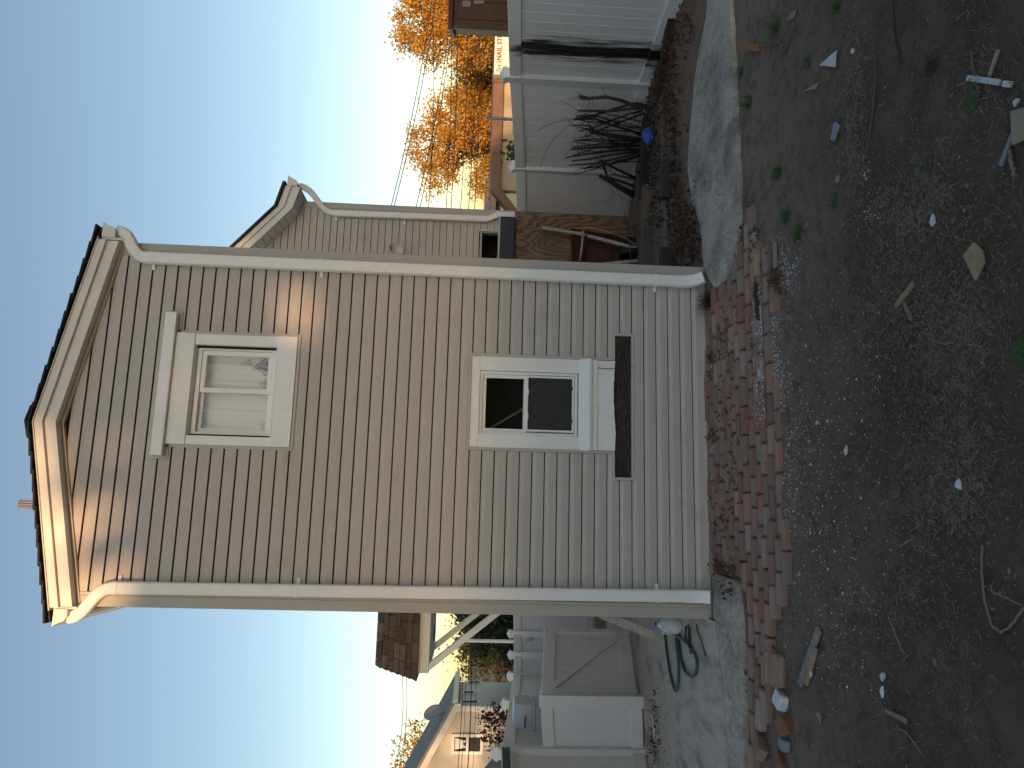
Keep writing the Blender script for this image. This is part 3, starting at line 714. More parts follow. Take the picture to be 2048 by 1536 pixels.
def downspout(xg, zg, xw, z_el, z_bot, straps, tabside, lean, kick):
    ds = empty('downspout'); ds.parent = house
    yw = -0.062
    el = bez((xg, -0.045, zg), (xg, -0.055, zg-0.14), (xw, yw, z_el+0.16), (xw, yw, z_el), 20)
    mb = MB(); sweep_rect(mb, el, 0.088, 0.066)
    for i in range(3, 18):                                             # crimp ribs of the elbow
        t = (el[i+1]-el[i-1]).normalized(); sweep_rect(mb, [el[i]-t*0.0025, el[i]+t*0.0025], 0.0915, 0.0695)
    mb.build('upper_elbow', M['white'], ds)
    xb = xw+lean
    mb = MB(); sweep_rect(mb, [(xw, yw, z_el+0.03), (xw+lean*0.5, yw, (z_el+z_bot)/2), (xb, yw, z_bot+0.16)], 0.092, 0.070); mb.build('pipe', M['white'], ds, bev=0.002)
    kk = bez((xb, yw, z_bot+0.20), (xb, yw, z_bot+0.10), (xb+kick[0]*0.3, yw-0.01, z_bot+0.06), (xb+kick[0], yw-kick[1], z_bot), 8)
    mb = MB(); sweep_rect(mb, kk, 0.097, 0.073)
    for i in range(2, 8):
        t = (kk[i+1]-kk[i-1]).normalized(); sweep_rect(mb, [kk[i]-t*0.002, kk[i]+t*0.002], 0.1005, 0.0765)
    mb.build('shoe', M['white'], ds)
    for z in straps:
        x = xw + lean*(z_el-z)/(z_el-z_bot)
        mb = MB(); sweep_rect(mb, [(x, yw, z-0.016), (x, yw, z+0.016)], 0.098, 0.076)
        mb.box(x+tabside*0.045, x+tabside*0.088, -0.030, -0.018, z-0.016, z+0.012) if tabside > 0 else mb.box(x+tabside*0.088, x+tabside*0.045, -0.030, -0.018, z-0.016, z+0.012)
        mb.build('strap', M['white'], ds, bev=0.002)
    return ds
downspout(-0.275, 4.872, -0.055, 4.56, 0.015, (4.545, 3.205, 0.425), 1, 0.028, (0.0, 0.05))
downspout(2.765, 4.872, 2.545, 4.60, 0.02, (4.565, 3.205, 0.42), -1, -0.010, (0.03, 0.05))

# ---- rear wing: gable wall set back on the right
WY = 4.5; WX = 5.06
K = atY(585, 415, 4.15); H = atY(500, 495, 4.15); E_ = atY(600, 374, 4.15)
sl = (H.z-K.z)/(H.x-K.x); RX = 3.3
def wbot(x): return K.z + (x-K.x)*sl if x < K.x else K.z + (x-K.x)*(E_.z-K.z)/(E_.x-K.x)
ww = MB(); ww.box(2.7, 4.0, WY+0.012, WY+0.1, -0.8, 5.2); ww.box(4.72, WX-0.01, WY+0.012, WY+0.1, -0.8, 4.75); ww.box(4.0, 4.72, WY+0.012, WY+0.1, -0.8, 0.6); ww.box(4.0, 4.72, WY+0.012, WY+0.1, 1.93, 5.2)
ww.prism([(2.7,WY+0.012,4.6),(WX-0.02,WY+0.012,4.6),(K.x,WY+0.012,K.z+0.02),(RX,WY+0.012,wbot(RX)),(2.7,WY+0.012,wbot(RX))], (0,0.08,0))
wing = ww.build('wing_wall', M['shadow_wrap'], house)
WPROF = [(-0.002, 0.0), (-0.016, 0.0), (-0.004, 0.0935), (0.004, 0.094)]
def wxhi(z): return WX-0.09 if z < K.z-0.05 else min(WX-0.09, K.x + (z-K.z-0.03)/sl)
courses(wing, WY, -0.50, 62, 0.1005, WPROF, lambda z: 3.4, wxhi, [(3.98, 4.742, 0.55, 1.955)], M['siding'], -0.6, 5.8)
pc = MB().prism([(WX,WY+0.1,-0.7),(WX,WY-0.02,-0.7),(WX-0.09,WY-0.02,-0.7),(WX-0.09,WY,-0.7),(WX-0.02,WY+0.02,-0.7),(WX-0.02,WY+0.1,-0.7)], (0,0,5.45)); pc.build('corner_post', M['trim_tan'], house)
ob = MB(); ob.box(WX-0.07, WX-0.005, WY+0.1, 10, -1, 4.75); ob.build('wing_side_wall', M['siding'], house)
ob = MB(); ob.box(2.7, WX-0.08, 9.9, 10, -1, 5.2); ob.build('wing_back_wall', M['siding'], house)
op = MB(); frame_rect(op, 4.0, 4.718, 0.58, 1.93, 0.022, WY-0.022, WY+0.01); op.build('opening_trim', M['siding'], house)
op = MB(); op.box(4.700, 4.714, WY-0.005, WY+0.09, 0.6, 1.92); op.box(4.02, 4.70, WY-0.004, WY+0.06, 1.885, 1.915); op.build('torn_edge', M['oldpaint'], house)
dr = MB(); dr.box(3.9, 4.8, 4.95, 5.0, -0.4, 2.4); dr.box(4.75, 4.8, 4.6, 4.95, -0.4, 2.4); dr.box(3.9, 4.8, 4.6, 4.95, 2.0, 2.4); dr.build('blackened_recess', M['dark'], house)  # lining coloured near-black so the opening reads as unlit
def wband(name, d0, d1, y0, y1, mat, x_end):
    MB().prism([(x_end, y0, wbot(x_end)+d0), (K.x, y0, wbot(K.x)+d0), (RX, y0, wbot(RX)+d0), (RX, y0, wbot(RX)+d1), (K.x, y0, wbot(K.x)+d1), (x_end, y0, wbot(x_end)+d1)], (0, y1-y0, 0)).build(name, mat, house)
wband('rake_board', 0.0, 0.125, 4.15, 4.19, M['almond'], E_.x)
wband('rake_fascia', 0.115, 0.20, 4.12, 4.16, M['almond'], E_.x)
wband('shingle_edge', 0.205, 0.245, 4.08, 10.2, M['shingle'], E_.x+0.05)
n_ = 0; dx = 0.085; x = E_.x-0.02
while x > 3.7:
    x1 = x-dx
    mb = MB(); mb.prism([(x, 4.19, wbot(x)+0.004), (x1+0.010, 4.19, wbot(x1+0.010)+0.004), (x1+0.010, WY, wbot(x1+0.010)+0.004), (x, WY, wbot(x)+0.004)], (0, 0, 0.012)); mb.build('soffit_panel', M['almond'], house); x = x1
sb = MB(); x0, x1 = RX, E_.x; sb.prism([(x0,4.19,wbot(x0)+0.03),(K.x,4.19,wbot(K.x)+0.03),(x1,4.19,wbot(x1)+0.03),(x1,WY+0.02,wbot(x1)+0.03),(K.x,WY+0.02,wbot(K.x)+0.03),(x0,WY+0.02,wbot(x0)+0.03)], (0,0,0.02)); sb.build('soffit_backing', M['shadow_wrap'], house)
gutter(E_.x+0.0, 1, z0=E_.z+0.03, z1=E_.z+0.17, w=0.15, Y=4.10, L=6)
MB().prism([(WX-0.02,WY+0.02,E_.z+0.06),(E_.x,WY+0.02,E_.z+0.04),(E_.x,WY+0.02,E_.z+0.06),(WX-0.02,WY+0.02,E_.z+0.08)], (0,5.4,0)).build('eave_soffit', M['almond'], house)
dsw = empty('downspout'); dsw.parent = house
gx = E_.x+0.06; xw = atY(760, 431, WY-0.06).x; xw2 = xw+0.02
el = bez((gx, 4.25, E_.z+0.04), (gx-0.01, 4.30, E_.z-0.22), (xw, WY-0.06, E_.z-0.20), (xw, WY-0.06, E_.z-0.48), 18)
mb = MB(); sweep_rect(mb, el, 0.085, 0.06); mb.build('upper_elbow', M['white'], dsw)
zk = atY(985, 437, WY-0.06).z
mb = MB(); sweep_rect(mb, [(xw, WY-0.06, E_.z-0.44), (xw2, WY-0.06, zk+0.05)], 0.09, 0.065); mb.build('pipe', M['white'], dsw)
mb = MB(); sweep_rect(mb, [(xw2, WY-0.06, zk+0.07), (xw2+0.07, WY-0.075, zk-0.09), (xw2+0.08, WY-0.075, zk-0.5)], 0.088, 0.06); mb.build('lower_pipe', M['white'], dsw)
for zz in (E_.z-0.47, 3.05):
    mb = MB(); sweep_rect(mb, [(xw, WY-0.06, zz-0.015), (xw, WY-0.06, zz+0.015)], 0.094, 0.07); mb.box(xw-0.095, xw-0.045, WY-0.03, WY-0.016, zz-0.03, zz+0.01); mb.build('strap', M['white'], dsw)

# flood light on the wing wall
fl = empty('flood_light', 'small silver flood light on the taupe rear wing wall', 'light')
p = atY(790, 503, WY-0.25); lx, ly, lz = p
Mt = Matrix.Rotation(R(115), 4, 'X') @ Matrix.Rotation(R(20), 4, 'Y')
MB().lathe([(0.02,-0.15),(0.07,-0.12),(0.10,-0.04),(0.115,0.04),(0.115,0.055),(0.105,0.055),(0.08,0.0),(0.01,-0.04)], p, 18, Mt).build('lamp_head', M['grill_grey'], fl, smooth=True)
MB().lathe([(0.055,0),(0.055,0.03),(0.03,0.05)], (lx-0.06, WY-0.015, lz-0.13), 14, Matrix.Rotation(R(90), 4, 'X')).build('base', M['white'], fl)
MB().tube([(lx-0.06, WY-0.05, lz-0.13), (lx-0.04, WY-0.12, lz-0.10), (lx, ly+0.06, lz-0.02)], 0.014, 8).build('arm', M['white'], fl)

# ---- shingled hood over the side door
hood = empty('door_hood'); hood.parent = house; tag(hood, 'brown shingled hood on white fascia over the side door')
HY0, HY1 = 1.75, 3.0
f_l = atY(857, 1347, HY0); sh_b = atY(833, 1356, HY0); sh_t = atY(751, 1331, HY0+0.25)
xo = f_l.x; zf0 = f_l.z; zf1 = sh_b.z-0.005
MB().box(xo, -0.21, HY0, HY1, zf0, zf1).build('fascia_box', M['white'], hood, bev=0.004)
MB().box(xo+0.03, -0.21, HY0+0.03, HY1-0.03, zf0-0.004, zf0-0.001).build('soffit', M['vinyl_grey'], hood)
MB().lathe([(0.075,-0.022),(0.085,-0.012),(0.085,0.0)], ((xo-0.21)/2-0.1, (HY0+HY1)/2, zf0-0.004), 16).build('ceiling_light', M['grey_metal'], hood)
zt = sh_t.z; rows = 7; dzr = (zt-zf1)/rows
inset = abs(sh_t.x-sh_b.x)+0.02; dep = 0.27
def hpt(t):                     # roof planes lean in as they rise
    return (sh_b.x + inset*t, HY0-0.05 + dep*t, zf1 + (zt-zf1)*t)
MB().prism([(hpt(0)[0]+0.02, hpt(0)[1]+0.02, zf1), (-0.205, hpt(0)[1]+0.02, zf1), (-0.205, HY1+0.03, zf1), (hpt(0)[0]+0.02, HY1+0.03, zf1)], (0,0,0.012)).build('roof_deck', M['shingle_brown'], hood)
core = MB(); a = hpt(0.02); b = hpt(0.98)
core.add([(a[0]+0.02,a[1]+0.02,a[2]),(-0.205,a[1]+0.02,a[2]),(-0.205,HY1+0.02,a[2]),(a[0]+0.02,HY1+0.02,a[2]),(b[0]+0.02,b[1]+0.02,b[2]),(-0.205,b[1]+0.02,b[2]),(-0.205,HY1-0.25,b[2]),(b[0]+0.02,HY1-0.25,b[2])],
         [(0,1,2,3),(4,7,6,5),(0,4,5,1),(1,5,6,2),(2,6,7,3),(3,7,4,0)]); core.build('roof_core', M['shingle_brown'], hood)
for r_ in range(rows):
    t0 = r_/rows; t1 = (r_+1.3)/rows; t1 = min(1.0, t1)
    p0 = hpt(t0); p1 = hpt(t1)
    x = p0[0] - 0.0; first = True; x = p0[0]
    off = rnd(0.06, 0.16)
    while x < -0.21:
        w = off if first else rnd(0.13, 0.24); xe = min(-0.205, x+w-0.006)
        lean0 = max(0, (p1[0]-p0[0])) if first else 0
        dd = rnd(0.0, 0.008); zz = rnd(-0.006, 0.004)
        MB().add([(x, p0[1]-0.022-dd, p0[2]+zz), (xe, p0[1]-0.022-dd, p0[2]+zz), (xe, p0[1]-0.004, p0[2]), (x, p0[1]-0.004, p0[2]),
                  (x+lean0, p1[1]-0.010, p1[2]), (xe, p1[1]-0.010, p1[2]), (xe, p1[1], p1[2]), (x+lean0, p1[1], p1[2])],
                 [(0,1,2,3),(4,7,6,5),(0,4,5,1),(1,5,6,2),(2,6,7,3),(3,7,4,0)]).build('shingle', M['shingle_brown'], hood)
        x = xe+0.006; first = False
    # the row seen edge-on round the outer corner
    MB().add([(p0[0]-0.022, p0[1]-0.02, p0[2]), (p0[0]-0.004, p0[1]-0.02, p0[2]), (p0[0]-0.004, HY1+0.05, p0[2]), (p0[0]-0.022, HY1+0.05, p0[2]),
              (p1[0]-0.010, p1[1], p1[2]), (p1[0], p1[1], p1[2]), (p1[0], HY1-0.2, p1[2]), (p1[0]-0.010, HY1-0.2, p1[2])],
             [(0,1,2,3),(4,7,6,5),(0,4,5,1),(1,5,6,2),(2,6,7,3),(3,7,4,0)]).build('shingle', M['shingle_brown'], hood)
for y in (HY0+0.05, HY1-0.06):
    MB().beam((xo+0.05, y, zf0+0.01), (-0.20, y, zf0-0.02-(abs(xo)-0.25)*1.22), 0.06, 0.075, (0,1,0)).build('brace', M['white'], hood, bev=0.004)
for y in (HY0+0.05, HY1-0.06):
    MB().box(-0.245, -0.198, y-0.03, y+0.03, zf0-1.15, zf0).build('wall_cleat', M['white'], hood)

# ---- lean-to with plywood front beside the wing
lt = empty('lean_to', 'weathered plywood lean-to with navy roof edge against the rear wing', 'shed')
LY = 3.95
pr_ = atY(1150, 428, LY); ptop = atY(1030, 430, LY).z; pb = tz(LY)-0.05
MB().box(3.2, pr_.x, LY, LY+0.02, pb, ptop).build('plywood_sheet', M['plywood'], lt)
MB().box(pr_.x-0.03, pr_.x-0.002, LY+0.02, WY-0.03, pb, ptop-0.02).build('side_sheet', M['plywood'], lt)
st_ = atY(1001, 432, LY-0.10); sb_ = atY(1031, 432, LY-0.10)
MB().box(3.2, st_.x, LY-0.10, WY-0.03, sb_.z, st_.z).build('roof_edge', M['navy'], lt, bev=0.012)
MB().box(3.2, st_.x-0.004, LY-0.09, WY-0.03, st_.z, st_.z+0.02).build('flashing', M['galv'], lt)

# ------------------------------------------------------------------ fences
def cap_mesh(w=0.075):
    mb = MB(); h = w
    mb.box(-h, h, -h, h, 0, 0.02); mb.box(-h*0.92, h*0.92, -h*0.92, h*0.92, 0.02, 0.035)
    mb.add([(-h,-h,0.035),(h,-h,0.035),(h,h,0.035),(-h,h,0.035),(0,0,0.085)], [(0,1,4),(1,2,4),(2,3,4),(3,0,4),(3,2,1,0)])
    return mb.mesh('post_cap', M['vinyl'])
CAP = cap_mesh()
def post(fence, p, top, w=0.127, cap=True, mat=None, ang=0.0, base=None):
    mb = MB(); T = Matrix.Translation(Vector((p.x, p.y, 0))) @ Matrix.Rotation(ang, 4, 'Z')
    mb.box(-w/2, w/2, -w/2, w/2, (p.z-0.05) if base is None else base, top, T); o = mb.build('post', mat or M['vinyl'], fence, bev=0.004)
    if cap:
        c = put('post_cap', CAP, o); c.location = (p.x, p.y, top); c.rotation_euler = (0, 0, ang); 
    return o
def panel(fence, a, b, ta, tb, bw=0.15, mat=None, rail_h=0.14, gap=0.0, board_mat=None, z_off=0.03, plain=False):
    'rails and upright boards between two posts; a, b at ground level, ta, tb heights of the top'
    mat = mat or M['vinyl']; d = (b-a); L = Vector((d.x, d.y, 0)).length; u = Vector((d.x, d.y, 0)).normalized(); nrm = Vector((-u.y, u.x, 0))
    def P(s_, z): return Vector((a.x, a.y, 0)) + u*s_ + Vector((0,0,z))
    def zb(s_): return a.z + (b.z-a.z)*s_/L + z_off
    def zt(s_): return ta + (tb-ta)*s_/L
    for z0, z1, nm in ((zt, -rail_h, 'top_rail'), (zb, rail_h, 'bottom_rail')):
        lo0, lo1 = sorted((z0(0), z0(0)+z1)); hi0, hi1 = sorted((z0(L), z0(L)+z1))
        th = 0.042
        vs_ = []
        for s_, (l_, h_) in ((0, (lo0, lo1)), (L, (hi0, hi1))):
            for q in (-th, th):
                vs_ += [P(s_, l_)+nrm*q, P(s_, h_)+nrm*q]
        MB().add(vs_, [(0,1,3,2),(4,6,7,5),(0,4,5,1),(2,3,7,6),(1,5,7,3),(0,2,6,4)]).build(nm, mat, fence, bev=0.004)
    n_ = max(1, round((L-0.06)/bw)); w = (L)/n_
    for i in range(n_):
        s0 = i*w+0.0012; s1 = (i+1)*w-0.0012; th = 0.011
        vs_ = []
        for s_ in (s0, s1):
            for q in (-th, th):
                vs_ += [P(s_, zb(s_)+0.08)+nrm*q, P(s_, zt(s_)-0.08)+nrm*q]
        MB().add(vs_, [(0,1,3,2),(4,6,7,5),(0,4,5,1),(2,3,7,6),(1,5,7,3),(0,2,6,4)]).build('board', board_mat or mat, fence, bev=0.005)

def stained_vinyl(center, u):
    'black mould that runs down the boards of one panel'
    mt = M['vinyl'].copy(); mt.name = 'mouldy_fence_vinyl'; n = mt.node_tree.nodes; l = mt.node_tree.links; bs = n['Principled BSDF']
    src = bs.inputs['Base Color'].links[0].from_socket
    geo = n.new('ShaderNodeNewGeometry')
    sub = n.new('ShaderNodeVectorMath'); sub.operation = 'SUBTRACT'; sub.inputs[1].default_value = center; l.new(geo.outputs['Position'], sub.inputs[0])
    dt = n.new('ShaderNodeVectorMath'); dt.operation = 'DOT_PRODUCT'; dt.inputs[1].default_value = u; l.new(sub.outputs[0], dt.inputs[0])
    sz = n.new('ShaderNodeSeparateXYZ'); l.new(sub.outputs[0], sz.inputs[0])
    ab = n.new('ShaderNodeMath'); ab.operation = 'ABSOLUTE'; l.new(dt.outputs['Value'], ab.inputs[0])
    mp = n.new('ShaderNodeMapping'); mp.inputs['Scale'].default_value = (10, 10, 1.1); l.new(geo.outputs['Position'], mp.inputs[0])
    no = n.new('ShaderNodeTexNoise'); no.inputs['Scale'].default_value = 1.5; no.inputs['Detail'].default_value = 6; no.inputs['Roughness'].default_value = 0.6; l.new(mp.outputs[0], no.inputs[0])
    r1 = n.new('ShaderNodeMapRange'); r1.inputs[1].default_value = 0.03; r1.inputs[2].default_value = 0.40; r1.inputs[3].default_value = 0.50; r1.inputs[4].default_value = -0.18; l.new(ab.outputs[0], r1.inputs[0])
    up_ = n.new('ShaderNodeMapRange'); up_.inputs[1].default_value = 0.55; up_.inputs[2].default_value = 0.90; up_.inputs[3].default_value = 0.0; up_.inputs[4].default_value = -0.45; l.new(sz.outputs['Z'], up_.inputs[0])
    ad = n.new('ShaderNodeMath'); ad.operation = 'ADD'; l.new(r1.outputs[0], ad.inputs[0]); l.new(no.outputs[0], ad.inputs[1])
    a2 = n.new('ShaderNodeMath'); a2.operation = 'ADD'; l.new(ad.outputs[0], a2.inputs[0]); l.new(up_.outputs[0], a2.inputs[1])
    r2 = n.new('ShaderNodeMapRange'); r2.inputs[1].default_value = 0.62; r2.inputs[2].default_value = 0.86; l.new(a2.outputs[0], r2.inputs[0])
    mx = n.new('ShaderNodeMix'); mx.data_type = 'RGBA'; mx.inputs[7].default_value = (0.012,0.012,0.013,1); l.new(src, mx.inputs[6]); l.new(r2.outputs[0], mx.inputs[0])
    l.new(mx.outputs[2], bs.inputs['Base Color']); return mt
fr_ = empty('vinyl_fence', 'white vinyl board fence with black mould stain behind the cut shrub', 'fence')
A0 = G(1362, 0); A1 = G(1304, 166); A2 = G(1267, 346); A3 = G(1257, 412)
A3 = A3 + (A3-A2)*0.7; A3.z = tz(A3.y)
Am = A0 + (A0-A1)*0.6; Am.z = 0
HT = 1.70
def ttop(px, py, p): return atY(px, py, p.y).z
t0, t1, t2 = ttop(1014, 0, A0), ttop(1019, 165, A1), ttop(1031, 345, A2); t3 = t2-0.09
tm = t0 + (t0-t1)*0.6
ua = (A1-Am); ua.z = 0; ua.normalize()
sc = G(1322, 92); sc.z = 0.85
mould = stained_vinyl(sc, ua)
panel(fr_, Am, A1, tm, t1, 0.16, mat=mould, board_mat=mould); panel(fr_, A1, A2, t1, t2, 0.155); panel(fr_, A2, A3, t2, t3, 0.9)
ang = math.atan2(ua.y, ua.x)
post(fr_, A1, t1+0.04, ang=ang); post(fr_, A2, t2+0.02, 0.10, ang=ang)
post(fr_, Am, tm+0.04, ang=ang)

tall = empty('vinyl_fence', 'tall white boundary fence running back along the left of the yard', 'fence')
B0 = G(1292, 1508); tb0 = atY(1004, 1500, B0.y).z
B2 = Vector((atY(1018, 1352, 8.0).x, 8.0, tz(8.0))); tb2 = atY(1027, 1352, 8.0).z
B1 = B0.lerp(B2, 0.52); tb1 = tb0+(tb2-tb0)*0.52; B1.z = tz(B1.y)
Bm = B0 + Vector((-0.55, -1.75, 0)); Bm.z = 0
panel(tall, Bm, B0, tb0+0.06, tb0, 0.30, mat=M['vinyl_grey']); panel(tall, B0, B1, tb0, tb1, 0.30, mat=M['vinyl_grey']); panel(tall, B1, B2, tb1, tb2, 0.30, mat=M['vinyl_grey'])
for p, t in ((B0, tb0), (B1, tb1), (B2, tb2), (Bm, tb0+0.06)): post(tall, p, t+0.05, mat=M['vinyl_grey'] if p is not B2 else None, base=p.z-0.3)
back = empty('vinyl_fence', 'white fence across the far end of the side yard behind the gate', 'fence')
C1 = Vector((atY(1020, 1310, 8.3).x, 8.3, tz(8.3))); C2 = Vector((atY(1027, 1268, 8.6).x, 8.6, tz(8.6))); C3 = Vector((C2.x+1.2, 9.2, tz(9)))
tc = tb2-0.02
panel(back, B2, C1, tb2, tc, 0.3); panel(back, C1, C2, tc, tc, 0.3); panel(back, C2, C3, tc, tc, 0.3)
for p in (C1, C2, C3): post(back, p, tc+0.05, base=p.z-0.3)
MB().box(C2.x-0.19, C2.x-0.05, 8.48, 8.50, tc-0.36, tc-0.24).build('notice_sheet', M['oldpaint'], back)

low = empty('fence_panel', 'low plain white fence panel beside the open gate', 'fence')
D1 = G(1288, 1412); D2 = G(1291, 1500); td1 = atY(1082, 1408, D1.y).z; td2 = atY(1086, 1498, D2.y).z
panel(low, D1, D2, td1, td2, 0.30, rail_h=0.13)
post(low, D1 + Vector((0.05,0,0)), td1+0.005, 0.13, cap=False)
gate = empty('garden_gate', 'low white vinyl gate with diagonal brace standing open', 'gate')
E1 = G(1281, 1392); E2 = G(1263, 1263); te1 = atY(1082, 1380, E1.y).z; te2 = atY(1089, 1260, E2.y).z
panel(gate, E1, E2, te1, te2, 0.115, rail_h=0.15, mat=M['vinyl_grey'], z_off=0.05)
ug = (E2-E1); ug.z = 0; Lg = ug.length; ug.normalize(); ng = Vector((ug.y, -ug.x, 0))
if ng.y > 0: ng = -ng
for s_, nm in ((0.035, 'hinge_stile'), (Lg-0.035, 'latch_stile')):
    p = E1 + ug*s_ + ng*0.01; zb_ = E1.z+(E2.z-E1.z)*s_/Lg+0.03; zt_ = te1+(te2-te1)*s_/Lg+0.004
    MB().beam(Vector((p.x,p.y,zb_)), Vector((p.x,p.y,zt_)), 0.075, 0.065, ng).build(nm, M['vinyl_grey'], gate, bev=0.004)
pa = E1+ug*0.06+ng*0.035; pb_ = E1+ug*(Lg-0.05)+ng*0.035
MB().beam(Vector((pa.x,pa.y,te1-0.12)), Vector((pb_.x,pb_.y,E2.z+0.12)), 0.03, 0.07, ug.cross(ng)).build('brace', M['vinyl_grey'], gate, bev=0.003)
gp = empty('gate_post', 'square white post the open gate hangs on', 'post')
q = E1 + Vector((-0.075, -0.03, 0)); post(gp, q, atY(1079, 1395, q.y).z, 0.12, cap=False)
for zz in (0.35, 0.75): MB().box(q.x+0.02, q.x+0.09, q.y-0.075, q.y-0.062, zz-0.02, zz+0.02).build('hinge', M['black'], gp)
sg = empty('plaque', 'dark green framed plaque on the tall fence at the left edge', 'plaque')
pq = atY(1013, 1520, B0.y-0.35)
MB().box(-0.20, 0.20, -0.008, 0.008, -0.055, 0.055, Matrix.Translation(pq)@Matrix.Rotation(R(68),4,'Z')).build('frame', M['white'], sg)
M['green_plaque'] = pm('green_marbled_plaque', (0.03,0.06,0.055), (0.10,0.13,0.10), scale=25, rough=0.4, c3=(0.25,0.28,0.24))
MB().box(-0.188, 0.188, -0.011, 0.011, -0.044, 0.044, Matrix.Translation(pq)@Matrix.Rotation(R(68),4,'Z')).build('face', M['green_plaque'], sg)

# grill behind the low panel
gr = empty('grill', 'pale grey barbecue grill with closed lid behind the low fence panel', 'grill')
gc = atY(1052, 1432, 4.1); zt_ = atY(1026, 1432, 4.1).z; zm = atY(1062, 1432, 4.1).z; zl = atY(1083, 1432, 4.1).z-0.05
wx = abs(atY(1050, 1402, 4.1).x-atY(1050, 1468, 4.1).x)/2
lid = MB(); vs_ = []; n2 = 10
prf = [(-0.26, 0)] + [(-0.26+0.14*(1-math.cos(R(9*i))), (zt_-zm)*math.sin(R(9*i))) for i in range(1, 11)] + [(0.15, zt_-zm), (0.26, (zt_-zm)*0.55), (0.26, 0)]
lid.prism([(gc.x-wx, 4.1+a, zm+b) for a, b in prf], (2*wx, 0, 0)); lid.build('lid', M['grill_grey'], gr, bev=0.012)
MB().box(gc.x-wx-0.01, gc.x+wx+0.01, 3.83, 4.37, zm-0.02, zm-0.002).build('rim', M['white'], gr)
MB().box(gc.x-wx+0.01, gc.x+wx-0.01, 3.85, 4.35, zl, zm-0.02).build('firebox', M['grill_grey'], gr, bev=0.02)
MB().box(gc.x-0.07, gc.x+0.07, 3.80, 3.83, zm+0.09, zm+0.105).build('handle', M['black'], gr, bev=0.004)
MB().box(gc.x-0.035, gc.x+0.035, 3.845, 3.85, zl+0.045, zl+0.065).build('badge', M['black'], gr)
for sx in (-1, 1):
    for yy in (3.9, 4.3): MB().beam((gc.x+sx*(wx-0.05), yy, zl), (gc.x+sx*(wx-0.03), yy, tz(yy)), 0.035, 0.035).build('leg', M['grey_metal'], gr)

# ------------------------------------------------------------------ trees
def leaf_quad(mb_v, mb_f, c, s, rng=random):
    a = Vector((rng.gauss(0,1), rng.gauss(0,1), rng.gauss(0,1))).normalized()
    b = a.orthogonal().normalized(); b = (Matrix.Rotation(rng.uniform(0, 6.28), 3, a) @ b)
    d = a.cross(b); n = len(mb_v); w = s*rng.uniform(0.7, 1.2); h = w*rng.uniform(0.55, 0.8)
    mb_v += [tuple(c - b*w*0.5), tuple(c + d*h*0.5 + a*w*0.08), tuple(c + b*w*0.5), tuple(c - d*h*0.5 + a*w*0.08)]
    mb_f.append((n, n+1, n+2, n+3))
def tree(name, label, base, cc, rad, n_clump, per, leaf, mat, trunk_r=0.14, seed=1, cat='tree', group=None, spread=0.55, shell=0.45, keep=None, bark='bark', limbs=None):
    rg = random.Random(seed); root = empty(name, label, cat, group); base = Vector(base); cc = Vector(cc); rad = Vector(rad)
    tb = MB(); top = cc + Vector((rg.uniform(-.1,.1)*rad.x, 0, rad.z*0.35))
    path = [base.lerp(top, t) + Vector((rg.gauss(0,0.06), rg.gauss(0,0.06), 0))*(0 if t == 0 else rad.x*0.5) for t in (0, 0.2, 0.4, 0.6, 0.8, 1)]
    tb.tube(path, [trunk_r*k for k in (1.15, 0.95, 0.75, 0.55, 0.35, 0.12)], 8)
    cl = []
    while len(cl) < n_clump:
        p = Vector((rg.uniform(-1,1), rg.uniform(-1,1), rg.uniform(-1,1)))
        if p.length > 1 or p.length < shell*rg.random(): continue
        q = Vector((p.x*rad.x, p.y*rad.y, p.z*rad.z))
        w = 1 + 0.28*mn.noise(q*0.9 + Vector((seed*3.1, 0, 0)))
        cl.append(cc + q*w)
    lim = limbs or n_clump
    for k, c in enumerate(cl[:lim]):
        t = rg.uniform(0.25, 0.85); i = min(4, int(t*5)); s0 = path[i].lerp(path[i+1], t*5-i)
        if c.z < s0.z: s0 = path[1].lerp(path[2], rg.random())
        mid = s0.lerp(c, 0.55) + Vector((rg.gauss(0,0.08), rg.gauss(0,0.08), 0.12))*rad.x*0.5
        tb.tube([s0, mid, c], [trunk_r*0.32, trunk_r*0.2, trunk_r*0.06], 5)
    tb.build('trunk', M[bark], root, smooth=True)
    lv = []; lf = []
    for c in cl:
        sg_ = spread*rg.uniform(0.6, 1.3)
        for i in range(int(per*rg.uniform(0.6, 1.4))):
            p = c + Vector((rg.gauss(0,sg_), rg.gauss(0,sg_), rg.gauss(0,sg_*0.8)))
            if keep and not keep(p): continue
            leaf_quad(lv, lf, p, leaf*rg.uniform(0.7, 1.3), rg)
    me = bpy.data.meshes.new('crown'); me.from_pydata(lv, [], lf); me.materials.append(mat); put('crown', me, root)
    set_base(root, base)
    return root
GF = -1.78
p = atY(905, 60, 44); tree('autumn_tree', 'tall orange autumn tree above the salon sign', (p.x+0.6, 44, GF), (p.x+0.9, 44, p.z+0.3), (4.2, 2.5, 4.3), 110, 170, 0.23, M['orange'], 0.2, 3, spread=0.5)
p = atY(915, 285, 48); tree('autumn_tree', 'orange autumn tree with visible trunk left of the salon sign', (atY(985, 290, 48).x, 48, GF), (p.x, 48, p.z), (3.9, 2.6, 3.3), 80, 160, 0.23, M['orange'], 0.17, 11, spread=0.5)
p = atY(950, 170, 53); tree('autumn_tree', 'dense rusty orange tree low behind the salon sign', (p.x, 53, GF), (p.x, 53, p.z-0.3), (4.6, 2.5, 2.2), 70, 150, 0.25, M['orange'], 0.2, 23, spread=0.6)
p = atY(960, 372, 60); tree('autumn_tree', 'small thin orange tree near the corner of the rear wing', (p.x, 60, GF), (p.x, 60, p.z-0.5), (1.5, 1.5, 1.6), 10, 60, 0.2, M['orange'], 0.1, 31, spread=0.45)
